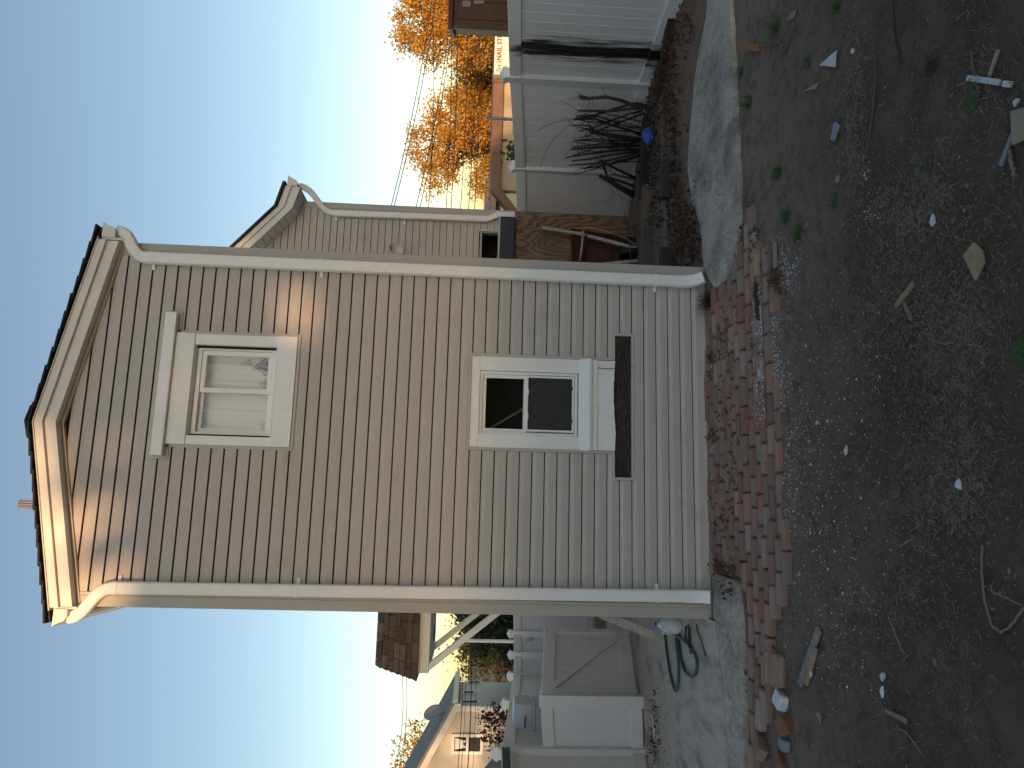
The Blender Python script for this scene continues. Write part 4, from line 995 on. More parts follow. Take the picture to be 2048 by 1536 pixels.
p = atY(835, 1520, 34); tree('autumn_tree', 'round golden tree above the cream neighbour roof', (p.x-0.6, 34, GF), (p.x-0.4, 34, p.z-0.9), (2.1, 2.1, 2.1), 40, 130, 0.16, M['yellow'], 0.16, 41, spread=0.4)
p = atY(955, 1295, 26); tree('autumn_tree', 'loose yellow-green tree beyond the side yard fence', (p.x-0.2, 26, GF), (p.x-0.2, 26, p.z-0.6), (1.25, 1.3, 1.6), 30, 90, 0.14, M['yellowgreen'], 0.12, 51, spread=0.33)
for k, (px, py, Y, w, h, lab) in enumerate([(985, 1255, 15, 0.75, 1.5, 'dark evergreen behind the far fence nearest the house wall'), (1000, 1300, 15.5, 0.7, 0.75, 'low dark evergreen bush behind the white lamp pole'), (955, 1232, 17, 0.8, 1.4, 'tall dark evergreen half hidden behind the hood braces')]):
    p = atY(px, py, Y); tree('evergreen_tree', lab, (p.x+0.1, Y, tz(Y)), (p.x+0.1, Y, p.z-0.6), (w, 0.8, h), 34, 150, 0.10, M['evergreen'], 0.08, 61+k, spread=0.24)
p = atY(985, 1455, 9.5); tree('maroon_tree', 'small maroon-leaved tree in front of the cream neighbour house', (p.x-0.1, 9.5, tz(9.5)), (p.x, 9.5, p.z-0.12), (0.42, 0.35, 0.42), 26, 26, 0.075, M['maroon'], 0.025, 71, spread=0.10)

# unseen trees behind the photographer shade the yard; outer ones added for more shade
def gap(p):
    'openings in the crowns through which the low sun still reaches the gable'
    t = -p.y/SDIR.y if abs(SDIR.y) > 1e-6 else 0
    x = p.x + SDIR.x*t; z = p.z + SDIR.z*t       # where the ray through p meets the plane of the gable
    for gx_, gz_, rr in GAPS:
        d = math.hypot(x-gx_, z-gz_)
        if d < rr*(0.95+0.45*mn.noise(Vector((x*4, z*4, gx_)))): return False
    return True
GAPS = [(-0.3, 5.10, 0.50), (0.35, 5.24, 0.40), (2.18, 3.40, 0.30), (2.0, 3.22, 0.20), (0.4, 4.70, 0.20), (0.95, 5.24, 0.30), (1.5, 4.2, 0.22), (-0.05, 4.62, 0.20), (1.6, 2.95, 0.20), (1.0, 4.7, 0.18), (1.9, 4.6, 0.16)]  # leaves left out along these sun rays to put light patches on the gable
for k, (x, y, h, r_, nc, lab) in enumerate([(-10.4,-38,7.7,2.9,100,'broad leafy tree behind the photographer, middle of the dense three'),(-5.9,-37.5,7.7,2.9,100,'easternmost of the dense leafy trees behind the photographer'),(-14.9,-38.5,7.6,2.9,100,'westernmost of the dense leafy trees behind the photographer'),(-19.8,-39,7.4,2.6,34,'thin open-crowned tree added behind the photographer for shade, far west'),(-24.2,-39,7.4,2.6,30,'last thin open-crowned tree added behind the photographer for shade'),(-1.6,-37,7.4,2.7,60,'rounded leafy tree added behind the photographer for shade, far east')]):
    tree('yard_tree', lab, (x, y, 0), (x, y, h), (r_, 2.2, 4.0), nc, 120, 0.46, M['evergreen'], 0.28, 100+k, group='trees behind the photographer', spread=0.7, shell=0.1, keep=gap, limbs=14)
bf = empty('added_shade_fence', 'wooden board fence added behind the photographer to shade the lower walls', 'fence')  # unseen fence, added to block low sky glow from the lower facade
for k in range(24):
    MB().box(-7.5+k*0.5, -7.5+k*0.5+0.488, -9.02, -9.0, -0.05, 1.95+rnd(-0.02, 0.02)).build('board', M['timber'], bf)
for zz in (0.4, 1.6): MB().box(-7.5, 4.5, -9.08, -9.022, zz-0.045, zz+0.045).build('rail', M['timber'], bf)
# ------------------------------------------------------------------ beyond the right fence
shop = empty('shop_building', 'low tan shop with brown roof band beyond the white fence', 'building')
SY = 30.0
zb_t = atY(984, 300, SY).z; zb_b = atY(1003, 300, SY).z; xl = atY(990, 384, SY).x; xr = xl+26
MB().box(xl+0.15, xr, SY, SY+10, GF, zb_b+0.02).build('wall', M['tan_wall'], shop)
for k in range(13):
    MB().box(xl+k*2.0+0.015, xl+k*2.0+1.985, SY-0.35, SY+0.1, zb_b, zb_t).build('roof_band', M['brown_roof'], shop)
xe = atY(1027, 414, SY-1).x
MB().prism([(xl+0.02,SY-0.35,zb_t),(xl+0.02,SY-0.35,zb_b-0.05),(xe,SY-0.35,zb_b-1.0),(xe-0.35,SY-0.35,zb_b-0.75)], (0,0.5,0)).build('sloped_end', M['brown_roof'], shop)
MB().box(xe-1.5, xl+0.1, SY+0.3, SY+9, GF, zb_b-0.05).build('end_wall', M['sign_white'], shop)
MB().box(xe-2.5, xr, SY+0.2, SY+10, zb_t-0.02, zb_t+0.03).build('roof_top', M['brown_roof'], shop)
MB().box(atY(985,362,SY).x, atY(985,352,SY).x, SY+2, SY+2.4, zb_t, atY(978,357,SY).z).build('roof_vent', M['brown_roof'], shop)
sign = empty('shop_sign', 'white nail studio sign with red capitals and green script', 'sign')
xs0 = atY(1000, 152, SY-0.6).x; zs1 = atY(989, 110, SY-0.6).z; zs0 = zs1-1.15
MB().box(xs0, xs0+4.2, SY-0.75, SY-0.45, zs0, zs1).build('panel', M['sign_white'], sign)
MB().box(xs0-0.05, xs0, SY-0.77, SY-0.43, zs0-0.04, zs1+0.04).build('edge', M['tan_wall'], sign)
MB().box(xs0, xs0+4.2, SY-0.757, SY-0.752, zs1-0.44, zs1-0.425).build('rule', M['tan_wall'], sign)
def lettering(body, x, y, z, size, mat, parent, shear=0.0, name='lettering', width=1.0, bold=0.0):
    cu = bpy.data.curves.new(name, 'FONT'); cu.body = body; cu.size = size; cu.shear = shear; cu.extrude = 0.012; cu.offset = bold; cu.space_character = width
    t = bpy.data.objects.new(name, cu); col.objects.link(t); bpy.context.view_layer.update()
    me = bpy.data.meshes.new_from_object(t.evaluated_get(bpy.context.evaluated_depsgraph_get())); bpy.data.objects.remove(t)
    me.materials.clear(); me.materials.append(mat); o = put(name, me, parent); o.location = (x, y, z); o.rotation_euler = (R(90), 0, 0); return o
lettering("Sys's", xs0+0.06, SY-0.76, zs1-0.36, 0.38, M['sign_green'], sign, 0.35, 'script')
lettering('NAIL STUDIO', xs0+0.80, SY-0.76, zs1-0.36, 0.345, M['sign_red'], sign, 0.0, 'capitals', 1.08, 0.008)
# dark maroon shed
shed = empty('maroon_shed', 'dark maroon wooden shed rising above the fence at the right edge', 'shed')
MY = 6.2; c0 = atY(1000, 62, MY); zt_ = atY(903, 40, MY).z
TS = Matrix.Translation((c0.x, MY, 0)) @ Matrix.Rotation(-0.52, 4, 'Z')
MB().box(0.06, 3, 0, 1.6, tz(MY)-0.1, zt_-0.02, TS).build('wall', M['maroon_paint'], shed)
for k in range(9):
    MB().box(0.16+k*0.3, 0.445+k*0.3, -0.014, 0, tz(MY), zt_-0.12, TS).build('board', M['maroon_paint'], shed, bev=0.004)
MB().box(0, 0.15, -0.05, 0.1, tz(MY)-0.1, zt_-0.03, TS).build('corner_board', M['maroon_paint'], shed)
MB().box(-0.02, 3, -0.12, 1.6, zt_-0.03, zt_+0.05, TS).build('roof', M['maroon_paint'], shed, bev=0.01)
MB().box(0.02, 0.05, -0.056, -0.05, zt_-0.11, zt_-0.07, TS).build('brass_plate', M['brass'], shed)
MB().box(0.36, 0.46, -0.03, -0.012, zt_-0.34, zt_-0.20, TS).build('vent', M['stone'], shed)
for k in range(3): MB().beam(TS@Vector((0.42+k*0.03, -0.03, zt_-0.40)), TS@Vector((0.44+k*0.03, -0.05, zt_-0.58)), 0.018, 0.004, (0,1,0)).build('white_slip', M['oldpaint'], shed)
pp = empty('vent_pipe', 'short grey pipe standing up behind the white fence', 'pipe')
a = atY(972, 236, 7.0); MB().tube([(a.x,7,tz(7)),(a.x,7,a.z)], 0.028, 10).build('pipe', M['grey_metal'], pp); MB().lathe([(0.034,0),(0.034,0.05)], (a.x,7,atY(1012,236,7).z), 10).build('collar', M['grey_metal'], pp)
# leafy vine showing over the fence
vi = empty('vine', 'green leafy vine showing over the fence top', 'plant')
lv = []; lf = []
for i in range(60):
    px = 1030-abs(random.gauss(0, 14)); py = 300+random.gauss(0, 12)+(1030-px)*0.15
    leaf_quad(lv, lf, atY(px, py, 3.95+rnd(-0.1, 0.25)), 0.075)
me = bpy.data.meshes.new('foliage'); me.from_pydata(lv, [], lf); me.materials.append(M['vine_leaf']); put('foliage', me, vi)
b_ = atY(1030, 300, 4.0); MB().tube([(b_.x,4.0,tz(4)),(b_.x+0.03,4.02,0.6),(b_.x,4,b_.z+0.1)], 0.012, 6).build('stem', M['bark'], vi)

# ------------------------------------------------------------------ beyond the left fence
nh = empty('neighbour_house', 'cream neighbour house with grey roof beyond the left fence', 'house')
NY = 14.0; ce = atY(905, 1414, NY); NX = ce.x; ze = ce.z
r2_ = atY(838, 1536, NY); msl = (r2_.z-ze)/(r2_.x-NX)
yf = NY+2.9
RX2 = NX-4.2; zr = ze+(RX2-NX)*msl
MB().add([(NX,NY,GF),(NX-8.4,NY,GF),(NX-8.4,NY,ze),(RX2,NY,zr),(NX,NY,ze),(NX,NY+0.2,GF),(NX-8.4,NY+0.2,GF),(NX-8.4,NY+0.2,ze),(RX2,NY+0.2,zr),(NX,NY+0.2,ze)],
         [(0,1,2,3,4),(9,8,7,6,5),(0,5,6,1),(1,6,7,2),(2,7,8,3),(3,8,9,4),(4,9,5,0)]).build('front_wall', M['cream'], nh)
MB().box(NX-0.2, NX, NY+0.2, yf, GF, ze).build('side_wall', M['cream_lightened'], nh)
MB().box(NX-0.10, NX+0.02, NY-0.02, NY+0.12, GF, ze).build('corner_board', M['white'], nh)
ov = 0.16
for s_ in (1, -1):
    xa = RX2; xb = NX+ov if s_ > 0 else RX2-(NX+ov-RX2); zb2 = ze+(NX+ov-NX)*msl
    MB().prism([(xa,NY-0.3,zr+0.0),(xb,NY-0.3,zb2+0.0),(xb,NY-0.3,zb2+0.09),(xa,NY-0.3,zr+0.09)], (0,yf-NY+0.6,0)).build('roof', M['roofgrey'], nh)
    MB().prism([(xa,NY-0.33,zr-0.14),(xb,NY-0.33,zb2-0.14),(xb,NY-0.33,zb2+0.02),(xa,NY-0.33,zr+0.02)], (0,0.05,0)).build('rake_board', M['almond'], nh)
MB().box(NX, NX+ov, NY-0.3, yf+0.3, ze-0.14, ze-0.10).build('eave_soffit', M['almond'], nh)
MB().box(NX+ov, NX+ov+0.08, NY-0.3, yf+0.3, ze-0.14, ze+0.0).build('gutter', M['almond'], nh)
def nwin(px0, px1, py0, py1, n_):
    a = atY(px1, py1, NY-0.05); b = atY(px0, py0, NY-0.05); x0, x1 = sorted((a.x, b.x)); z0, z1 = sorted((a.z, b.z))
    w = empty('window'); w.parent = nh
    mb = MB(); frame_rect(mb, x0, x1, z0, z1, 0.07, NY-0.06, NY+0.0); 
    for k in range(1, n_): zz = z0+(z1-z0)*k/n_; mb.box(x0, x1, NY-0.05, NY-0.001, zz-0.03, zz+0.03)
    mb.build('frame', M['white'], w); MB().box(x0, x1, NY-0.02, NY-0.004, z0, z1).build('pane', M['screen'], w)
    MB().prism([(x0+0.03,NY-0.024,z1-0.02),(x1-0.03,NY-0.024,z1-0.02),(x1-0.10,NY-0.024,z0+(z1-z0)*0.55),((x0+x1)/2,NY-0.024,z0+(z1-z0)*0.66),(x0+0.08,NY-0.024,z0+(z1-z0)*0.55)], (0,0.002,0)).build('curtain', M['curtain'], w)
nwin(909, 960, 1474, 1503, 2)
for px, py, hh in ((948, 1366, 0.22), (938, 1386, 0.20), (940, 1405, 0.25)):
    q = atX(px, py, NX+0.01); mb = MB(); mb.box(NX, NX+0.03, q.y-0.16, q.y+0.16, q.z-hh, q.z+hh); w = mb.build('window', M['white'], nh); MB().box(NX+0.031, NX+0.035, q.y-0.10, q.y+0.10, q.z-hh+0.06, q.z+hh-0.06).build('pane', M['screen'], w)
dish = empty('satellite_dish', 'grey satellite dish on the neighbour roof slope', 'dish')
dc = atY(866, 1425, NY+0.4); Md = Matrix.Rotation(R(58), 4, 'Z') @ Matrix.Rotation(R(70), 4, 'X')
MB().lathe([(0.002,-0.05),(0.12,-0.042),(0.20,-0.02),(0.25,0.01),(0.255,0.01),(0.20,-0.03),(0.10,-0.055),(0.002,-0.062)], dc, 22, Md).build('bowl', M['grey_metal'], dish, smooth=True)
MB().tube([dc+Vector((0,0.12,-0.05)), (dc.x+0.02,dc.y+0.16,dc.z-0.45), (dc.x+0.02,dc.y+0.2,dc.z-0.75)], 0.025, 8).build('mast', M['grey_metal'], dish)
MB().tube([dc+Vector((0,-0.02,-0.28)), dc+Vector((0.0,-0.32,-0.12))], 0.012, 6).build('arm', M['grey_metal'], dish)
lp = empty('lamp_pole', 'thin white pole rising behind the far fence', 'pole')
a = atY(926, 1281, 10); MB().tube([(a.x,10,tz(10)),(a.x,10,a.z)], 0.035, 10).build('pole', M['vinyl'], lp); MB().lathe([(0.05,0),(0.055,0.03),(0.02,0.07)], (a.x,10,a.z), 10).build('cap', M['vinyl'], lp)
fb = empty('far_shed', 'far tan shed with red brick end beyond the fence', 'shed')
a = atY(990, 1345, 30); b = atY(1000, 1318, 30)
MB().box(a.x+0.0, b.x, 30, 34, GF, a.z).build('wall', M['tanwood'], fb); MB().box(a.x, b.x-0.1, 29.9, 30.0, GF, atY(984,1330,30).z).build('brick_end', M['brick_far'], fb)
MB().box(a.x-0.1, b.x+0.1, 29.8, 34.2, a.z, a.z+0.05).build('roof', M['roofgrey'], fb)
tp = empty('tarp_mound', 'grey tarp-covered mound behind the tall left fence', 'tarp')
tc_ = atY(1000, 1530, 5.2); tzp = atY(966, 1530, 5.2).z
mb = MB(); rings = 9; prev = None; vs_ = []; fs_ = []; nseg = 20
for i in range(rings):
    t = i/(rings-1); z = tz(5.2) + (tzp-tz(5.2))*t; rr = 0.62*math.sqrt(max(0.02, 1-t**3.2))+0.04
    for j in range(nseg):
        an = 2*math.pi*j/nseg; q = rr*(1+0.10*mn.noise(Vector((math.cos(an)*2, math.sin(an)*2, t*2))))
        vs_.append((tc_.x-0.3+q*math.cos(an), 5.5+q*0.7*math.sin(an), z))
for i in range(rings-1):
    for j in range(nseg): fs_.append((i*nseg+j, i*nseg+(j+1) % nseg, (i+1)*nseg+(j+1) % nseg, (i+1)*nseg+j))
fs_.append(tuple(range((rings-1)*nseg, rings*nseg))); mb.add(vs_, fs_); mb.build('cover', M['tarp'], tp, smooth=True)
MB().tube([(tc_.x-0.3+0.66*math.cos(0.31*i), 5.5+0.47*math.sin(0.31*i), tz(5.2)+0.25) for i in range(21)], 0.012, 5).build('tie_rope', M['wire'], tp)

# overhead wires
ORD = ['highest', 'second highest', 'third highest', 'fourth highest', 'fifth highest', 'sixth highest', 'seventh highest', 'third lowest', 'second lowest', 'lowest']
def wire(label, group, a, b, r_=0.012, sag=0.25):
    a = Vector(a); b = Vector(b); d = b-a; a2 = a-d*0.35; b2 = b+d*0.35
    pts = [a2.lerp(b2, i/14) - Vector((0,0,sag*4*(i/14)*(1-i/14))) + Vector((0,0,sag*0.7)) for i in range(15)]
    tag(MB().tube(pts, r_, 5).build('overhead_wire', M['wire'], smooth=True), label, 'wire', group)
for i, (p0, p1) in enumerate([((783,412),(850,95)),((789,412),(857,100)),((833,412),(886,150)),((841,412),(893,140)),((858,412),(868,120)),((893,412),(903,60)),((903,412),(915,40)),((922,412),(935,60)),((938,412),(952,50)),((950,412),(960,60))]):
    wire('thin dark wire before the orange trees on the right, %s of ten' % ORD[i], 'wires on the right', atY(*p0, 27+i*0.3), atY(*p1, 31+i*0.3), 0.022)
for i, (p0, p1, r_) in enumerate([((804,1340),(799,1500),0.010),((812,1340),(806,1500),0.010),((872,1340),(868,1500),0.006),((887,1340),(883,1500),0.006)]):
    wire('thin wire across the open sky on the left, %s of four' % ('highest','second highest','third highest','lowest')[i], 'wires in the left sky', atY(*p0, 22), atY(*p1, 20), r_)
for i, (p0, p1, r_) in enumerate([((942,1285),(936,1536),0.011),((926,1290),(916,1536),0.007),((932,1290),(923,1536),0.005),((951,1290),(946,1536),0.005)]):
    wire(('thickest black wire passing before the cream neighbour house', 'uppermost wire passing before the cream neighbour house', 'thin wire just above the thickest one before the neighbour house', 'lowest thin wire passing before the cream neighbour house')[i], 'wires before the neighbour house', atY(*p0, 11.5), atY(*p1, 10.5), r_, 0.1)

# ------------------------------------------------------------------ cut shrub by the fence
sh = empty('cut_shrub', 'cut-back leafless shrub with many dark stems before the white fence', 'shrub')
def sp(px, py, d=0.30):
    t = max(0, min(1.3, (py-166)/180.0)); return atY(px, py, A1.y+(A2.y-A1.y)*t-d)
stems = [([(1158,192),(1180,196),(1215,195),(1245,202),(1268,212),(1292,214)], 0.021, 'bark_green'), ([(1160,198),(1176,198),(1186,196)], 0.014, 'bark_green'),
 ([(1157,222),(1180,221),(1215,222),(1262,218),(1318,216)], 0.017, 'bark_green'), ([(1152,232),(1190,230),(1225,218),(1268,207),(1285,210)], 0.014, 'bark'),
 ([(1148,240),(1190,238),(1225,250),(1262,262),(1282,270)], 0.015, 'bark'), ([(1150,236),(1196,232),(1240,248)], 0.010, 'bark'), ([(1146,250),(1178,252),(1187,258),(1188,266)], 0.010, 'bark'),
 ([(1160,262),(1200,250),(1258,228),(1285,222)], 0.010, 'bark'), ([(1172,273),(1210,256),(1285,228)], 0.010, 'bark'), ([(1178,262),(1200,268),(1232,274),(1282,281)], 0.026, 'bark_green'),
 ([(1146,282),(1190,279),(1235,281),(1282,285)], 0.009, 'bark'), ([(1162,281),(1210,284),(1280,290)], 0.009, 'bark'), ([(1142,298),(1190,293),(1240,292),(1282,292)], 0.014, 'bark'),
 ([(1142,294),(1162,293),(1200,289),(1270,287)], 0.009, 'bark'), ([(1132,315),(1165,310),(1215,303),(1280,298)], 0.012, 'bark'), ([(1144,322),(1180,317),(1225,310),(1280,302)], 0.012, 'bark'),
 ([(1137,331),(1185,327),(1230,318),(1280,306)], 0.013, 'bark'), ([(1167,338),(1210,330),(1250,320),(1280,312)], 0.014, 'bark'), ([(1145,349),(1190,337),(1235,322),(1275,312)], 0.008, 'bark'),
 ([(1200,352),(1216,358),(1240,374),(1280,395)], 0.036, 'bark'), ([(1214,353),(1210,340),(1204,320)], 0.016, 'bark'), ([(1216,355),(1250,365),(1285,380)], 0.018, 'bark'),
 ([(1205,322),(1235,340),(1282,362)], 0.016, 'bark'), ([(1225,348),(1260,356),(1282,360)], 0.010, 'bark'), ([(1160,285),(1215,296),(1250,300)], 0.006, 'bark'), ([(1200,275),(1240,288)], 0.006, 'bark')]
for i in range(9):
    q0 = rnd(205, 345); stems.append(([(1135+abs(random.gauss(0,16))+abs(q0-290)*0.12, q0+rnd(-6,10)), (1190, q0*0.8+58+rnd(-6,6)), (1240, q0*0.7+85+rnd(-5,5)), (1284, q0*0.62+112)], rnd(0.005, 0.009), 'bark'))
for i, (pts, r_, mt) in enumerate(stems):
    d = 0.30 + rnd(-0.10, 0.10); k = len(pts)
    r_ *= 1.2; w = [sp(px+rnd(-1, 1), py+rnd(-1, 1), d+(0.04*j/k)) for j, (px, py) in enumerate(pts)]
    MB().tube(w, [r_*(0.6+0.5*j/(k-1)) for j in range(k)], 7).build('stem', M[mt], sh, smooth=True)
tw = MB()
for i in range(170):
    pts, r_, mt = random.choice(stems); j = random.randrange(len(pts)-1); t = random.random()
    px = pts[j][0]+(pts[j+1][0]-pts[j][0])*t; py = pts[j][1]+(pts[j+1][1]-pts[j][1])*t
    a = sp(px, py); L = rnd(0.06, 0.26); dv = Vector((rnd(-0.7, 0.7), rnd(-0.4, 0.2), rnd(-0.1, 1.0))).normalized()
    tw.tube([a, a+dv*L*0.5+Vector((rnd(-.02,.02),0,rnd(-.02,.02))), a+dv*L], [0.004, 0.003, 0.0015], 4)
for c in ([(1148,238),(1120,242),(1095,250),(1075,262)], [(1146,242),(1130,258),(1110,275),(1092,300),(1080,335)], [(1205,355),(1222,375),(1228,395),(1216,402),(1204,404)], [(1210,356),(1230,372),(1262,395)], [(1225,385),(1250,398),(1265,410)], [(1232,378),(1245,400)]):
    tw.tube([sp(*q, 0.22) for q in c], 0.003, 4)
tag(tw.build('twigs', M['bark'], sh), kind='stuff')
for c in ([(1170,432),(1195,438),(1215,432),(1240,428)], [(1172,420),(1200,418),(1225,410)]):
    pass

# ------------------------------------------------------------------ wheelbarrow leaning on the plywood
wb = empty('wheelbarrow', 'rusty wheelbarrow tipped up against the plywood lean-to', 'wheelbarrow')
def wp(px, py, d): return atY(px, py, LY-d)
for pts in ([(1084,456,0.10),(1160,468,0.16),(1275,498,0.36)], [(1118,541,0.12),(1170,533,0.18),(1275,522,0.38)]):
    q = [wp(*p) for p in pts]; mb = MB(); mb.beam(q[0], q[1], 0.045, 0.05, (0,1,0)); mb.beam(q[1]-(q[2]-q[1])*0.02, q[2], 0.045, 0.05, (0,1,0)); mb.build('handle', M['oldpaint'], wb, bev=0.004)
tr = MB(); o_ = [wp(1142,458,0.12), wp(1146,560,0.12), wp(1272,548,0.30), wp(1276,478,0.30)]; i_ = [wp(1172,476,0.02), wp(1176,545,0.02), wp(1252,535,0.14), wp(1254,492,0.14)]
back_ = [p+Vector((0,0.012,0)) for p in i_]
tr.add(o_+i_, [(0,1,5,4),(1,2,6,5),(2,3,7,6),(3,0,4,7),(4,5,6,7)])
tr.add([p+Vector((0,0.01,0.004)) for p in o_]+back_, [(4,5,1,0),(5,6,2,1),(6,7,3,2),(7,4,0,3),(7,6,5,4)]); tr.build('tray', M['rust'], wb)
MB().tube(o_+[o_[0]], 0.012, 7).build('rim', M['rust'], wb)
MB().beam(wp(1166,462,0.22), wp(1160,530,0.22), 0.03, 0.025, (0,1,0)).build('cross_brace', M['galv'], wb)
MB().beam(wp(1176,458,0.24), wp(1158,535,0.24), 0.02, 0.02, (0,1,0)).build('cross_brace', M['rust'], wb)
MB().beam(wp(1218,480,0.26), wp(1214,532,0.26), 0.03, 0.02, (0,1,0)).build('cross_brace', M['rust'], wb)
for a, b in (((1240,484,0.28),(1242,500,0.36)), ((1246,518,0.30),(1246,532,0.36))): MB().beam(wp(*a), wp(*b), 0.022, 0.022, (0,1,0)).build('axle_bracket', M['black'], wb)
MB().tube([wp(1172,455,0.2), wp(1210,462,0.26), wp(1250,476,0.30), wp(1272,490,0.30)], 0.008, 6).build('leg_hoop', M['oldpaint'], wb)
wc = wp(1262, 508, 0.34); MB().lathe([(0.13,-0.035),(0.165,-0.03),(0.18,0),(0.165,0.03),(0.13,0.035)], wc, 20, Matrix.Rotation(R(90),4,'Y')).build('wheel', M['black'], wb, smooth=True)

# ------------------------------------------------------------------ old timbers and debris along the fence
def timber(label, a, b, w, h, mat, lift=0.0, cat='timber'):
    a = G(*a); b = G(*b); a.z = gz(a.x, a.y)+h/2-0.02+lift; b.z = gz(b.x, b.y)+h/2-0.02+lift
    mb = MB(); n_ = 8; d = (b-a); u = d.normalized(); s_ = u.cross(Vector((0,0,1))).normalized(); vs_ = []
    for i in range(n_+1):
        p = a.lerp(b, i/n_)
        for q, z in ((-1,-1),(1,-1),(1,1),(-1,1)): vs_.append(p+s_*(q*w/2*(1+rnd(-.05,.05)))+Vector((0,0,z*h/2+rnd(-.004,.004))))
    fs_ = [(3,2,1,0), tuple(n_*4+j for j in range(4))]
    for i in range(n_):
        for j in range(4): fs_.append((i*4+j, i*4+(j+1) % 4, (i+1)*4+(j+1) % 4, (i+1)*4+j))
    mb.add(vs_, fs_); o = mb.build('landscape_timber', M[mat], bev=0.006)
    return tag(o, label, cat, 'old timbers by the fence')
timber('long grey weathered timber nearest the plywood lean-to', (1303,372), (1300,590), 0.13, 0.12, 'timber', 0.02)
timber('broad flat grey timber between lean-to and leaf litter', (1335,372), (1332,590), 0.17, 0.07, 'timber')
timber('dark wet timber block lying on the broad timber before the shrub', (1345,322), (1345,398), 0.10, 0.12, 'timber_dark', 0.03)
timber('short dark timber block beside the house corner', (1350,498), (1352,600), 0.10, 0.15, 'timber_dark', 0.03)
timber('narrow grey timber below the blue bag', (1328,190), (1332,330), 0.08, 0.07, 'timber')
timber('dark half-buried timber along the foot of the mouldy fence', (1352,10), (1322,190), 0.10, 0.10, 'timber_dark')
timber('thin pale board edge right of the blue bag', (1350,150), (1345,330), 0.06, 0.04, 'timber')
timber('split dark timber under the cut shrub', (1300,235), (1292,400), 0.12, 0.12, 'timber_dark')

def stick(name, label, cat, pts, r_, mat, lift=0.006, flat=None, group=None, taper=True):
    w = [on_ground(px, py, lift+r_*0.6) for px, py in pts]
    if flat:
        mb = MB(); [mb.beam(a, b, flat[0], flat[1]) for a, b in zip(w, w[1:])]; o = mb.build(name, M[mat], bev=min(flat)*0.18)
    else:
        fine = []
        for a, b in zip(w, w[1:]):
            for i in range(4): fine.append(a.lerp(b, i/4)+Vector((rnd(-1,1), rnd(-1,1), rnd(0,1)))*r_*0.8)
        fine.append(w[-1]); k = len(fine)
        o = MB().tube(fine, [r_*((0.6+0.4*math.sin(math.pi*(i+1)/(k+1))) if taper else 1) for i in range(k)], 6).build(name, M[mat], smooth=True)
    return tag(o, label, cat, group)
def shard(name, label, cat, poly, th, mat, lift=0.004, tilt=0.01):
    w = [on_ground(px, py, lift+rnd(0, tilt)) for px, py in poly]; c = sum(w, Vector())/len(w)
    zz = max(p.z for p in w); w = [Vector((p.x, p.y, p.z*0.5+zz*0.5)) for p in w]
    return tag(MB().prism(w, (0,0,th)).build(name, M[mat], bev=min(0.004, th*0.3)), label, cat)
stick('plastic_strip', 'white plastic strip lying near the bottom right', 'strip', [(1922,155),(1980,164)], 0.007, 'whitechip', 0.008, (0.022, 0.016))
stick('plastic_strip', 'short broken end of white strip', 'strip', [(1987,166),(2004,168)], 0.007, 'whitechip', 0.008, (0.022, 0.016))
stick('plastic_strip', 'long bluish-white strip beside the tan cardboard', 'strip', [(1986,332),(2012,256)], 0.006, 'bluegrey', 0.008, (0.018, 0.014))
shard('cardboard_scrap', 'torn tan cardboard at the bottom edge', 'cardboard', [(2012,222),(2070,205),(2075,285),(2040,278),(2014,290)], 0.012, 'burlap', 0.012)
stick('stick', 'thick tan stick below the torn cardboard', 'stick', [(2005,298),(2006,325),(2013,352)], 0.008, 'wood')
shard('white_shard', 'white triangular shard on bare soil', 'shard', [(1632,130),(1664,100),(1662,134)], 0.008, 'whitechip', 0.01)
shard('board_scrap', 'blue-grey board scrap lying in the right soil', 'board', [(1659,280),(1666,244),(1677,250),(1668,282)], 0.012, 'bluegrey', 0.01)
shard('wood_chip', 'pale pointed wood chip below the white triangle', 'wood chip', [(1598,182),(1628,164),(1624,178)], 0.006, 'wood')
shard('wood_chip', 'curled tan wood chip near the right end of the concrete', 'wood chip', [(1570,42),(1578,24),(1588,18),(1584,36)], 0.006, 'wood')
shard('brick_piece', 'small red broken brick piece by the concrete edge', 'brick', [(1490,85),(1508,88),(1512,102),(1492,106)], 0.05, 'brass', 0.0)
shard('wood_shard', 'large splintered tan wood shard in the straw', 'wood', [(1918,510),(1940,484),(1958,500),(1962,525),(1944,562)], 0.014, 'wood', 0.012)
stick('stick', 'flat pale stake lying diagonally by the straw', 'stick', [(1778,612),(1818,566)], 0.007, 'wood', 0.01, (0.026, 0.012))
stick('stick', 'short flat stake crossing the diagonal one', 'stick', [(1790,592),(1806,640)], 0.006, 'wood', 0.006, (0.018, 0.010))
stick('vine', 'long pale curved vine loop in the lower left soil', 'vine', [(1950,1090),(1950,1140),(1953,1200),(1965,1250),(1983,1266),(2003,1250),(2022,1225),(2050,1195)], 0.0045, 'straw', 0.006, taper=False)
stick('vine', 'thin pale twig inside the vine loop', 'twig', [(1964,1170),(1968,1185),(1995,1195),(2030,1214)], 0.003, 'straw')
stick('plank', 'longer grey plank of the pair left of the paving', 'plank', [(1594,1368),(1632,1258)], 0.01, 'greywood', 0.012, (0.045, 0.020))
stick('plank', 'shorter grey plank of the pair left of the paving', 'plank', [(1606,1368),(1625,1294)], 0.01, 'wood', 0.010, (0.035, 0.018))
stick('stick', 'wedge-shaped wood offcut on the right bricks', 'offcut', [(1512,500),(1513,552)], 0.01, 'wood', 0.03, (0.05, 0.04))
stick('stick', 'whitish flat stake beside the wood offcut', 'stake', [(1540,482),(1542,536)], 0.008, 'greywood', 0.01, (0.03, 0.02))
stick('stick', 'dark brown rotten branch on the right bricks', 'branch', [(1512,565),(1514,600),(1518,640)], 0.016, 'bark', 0.03)
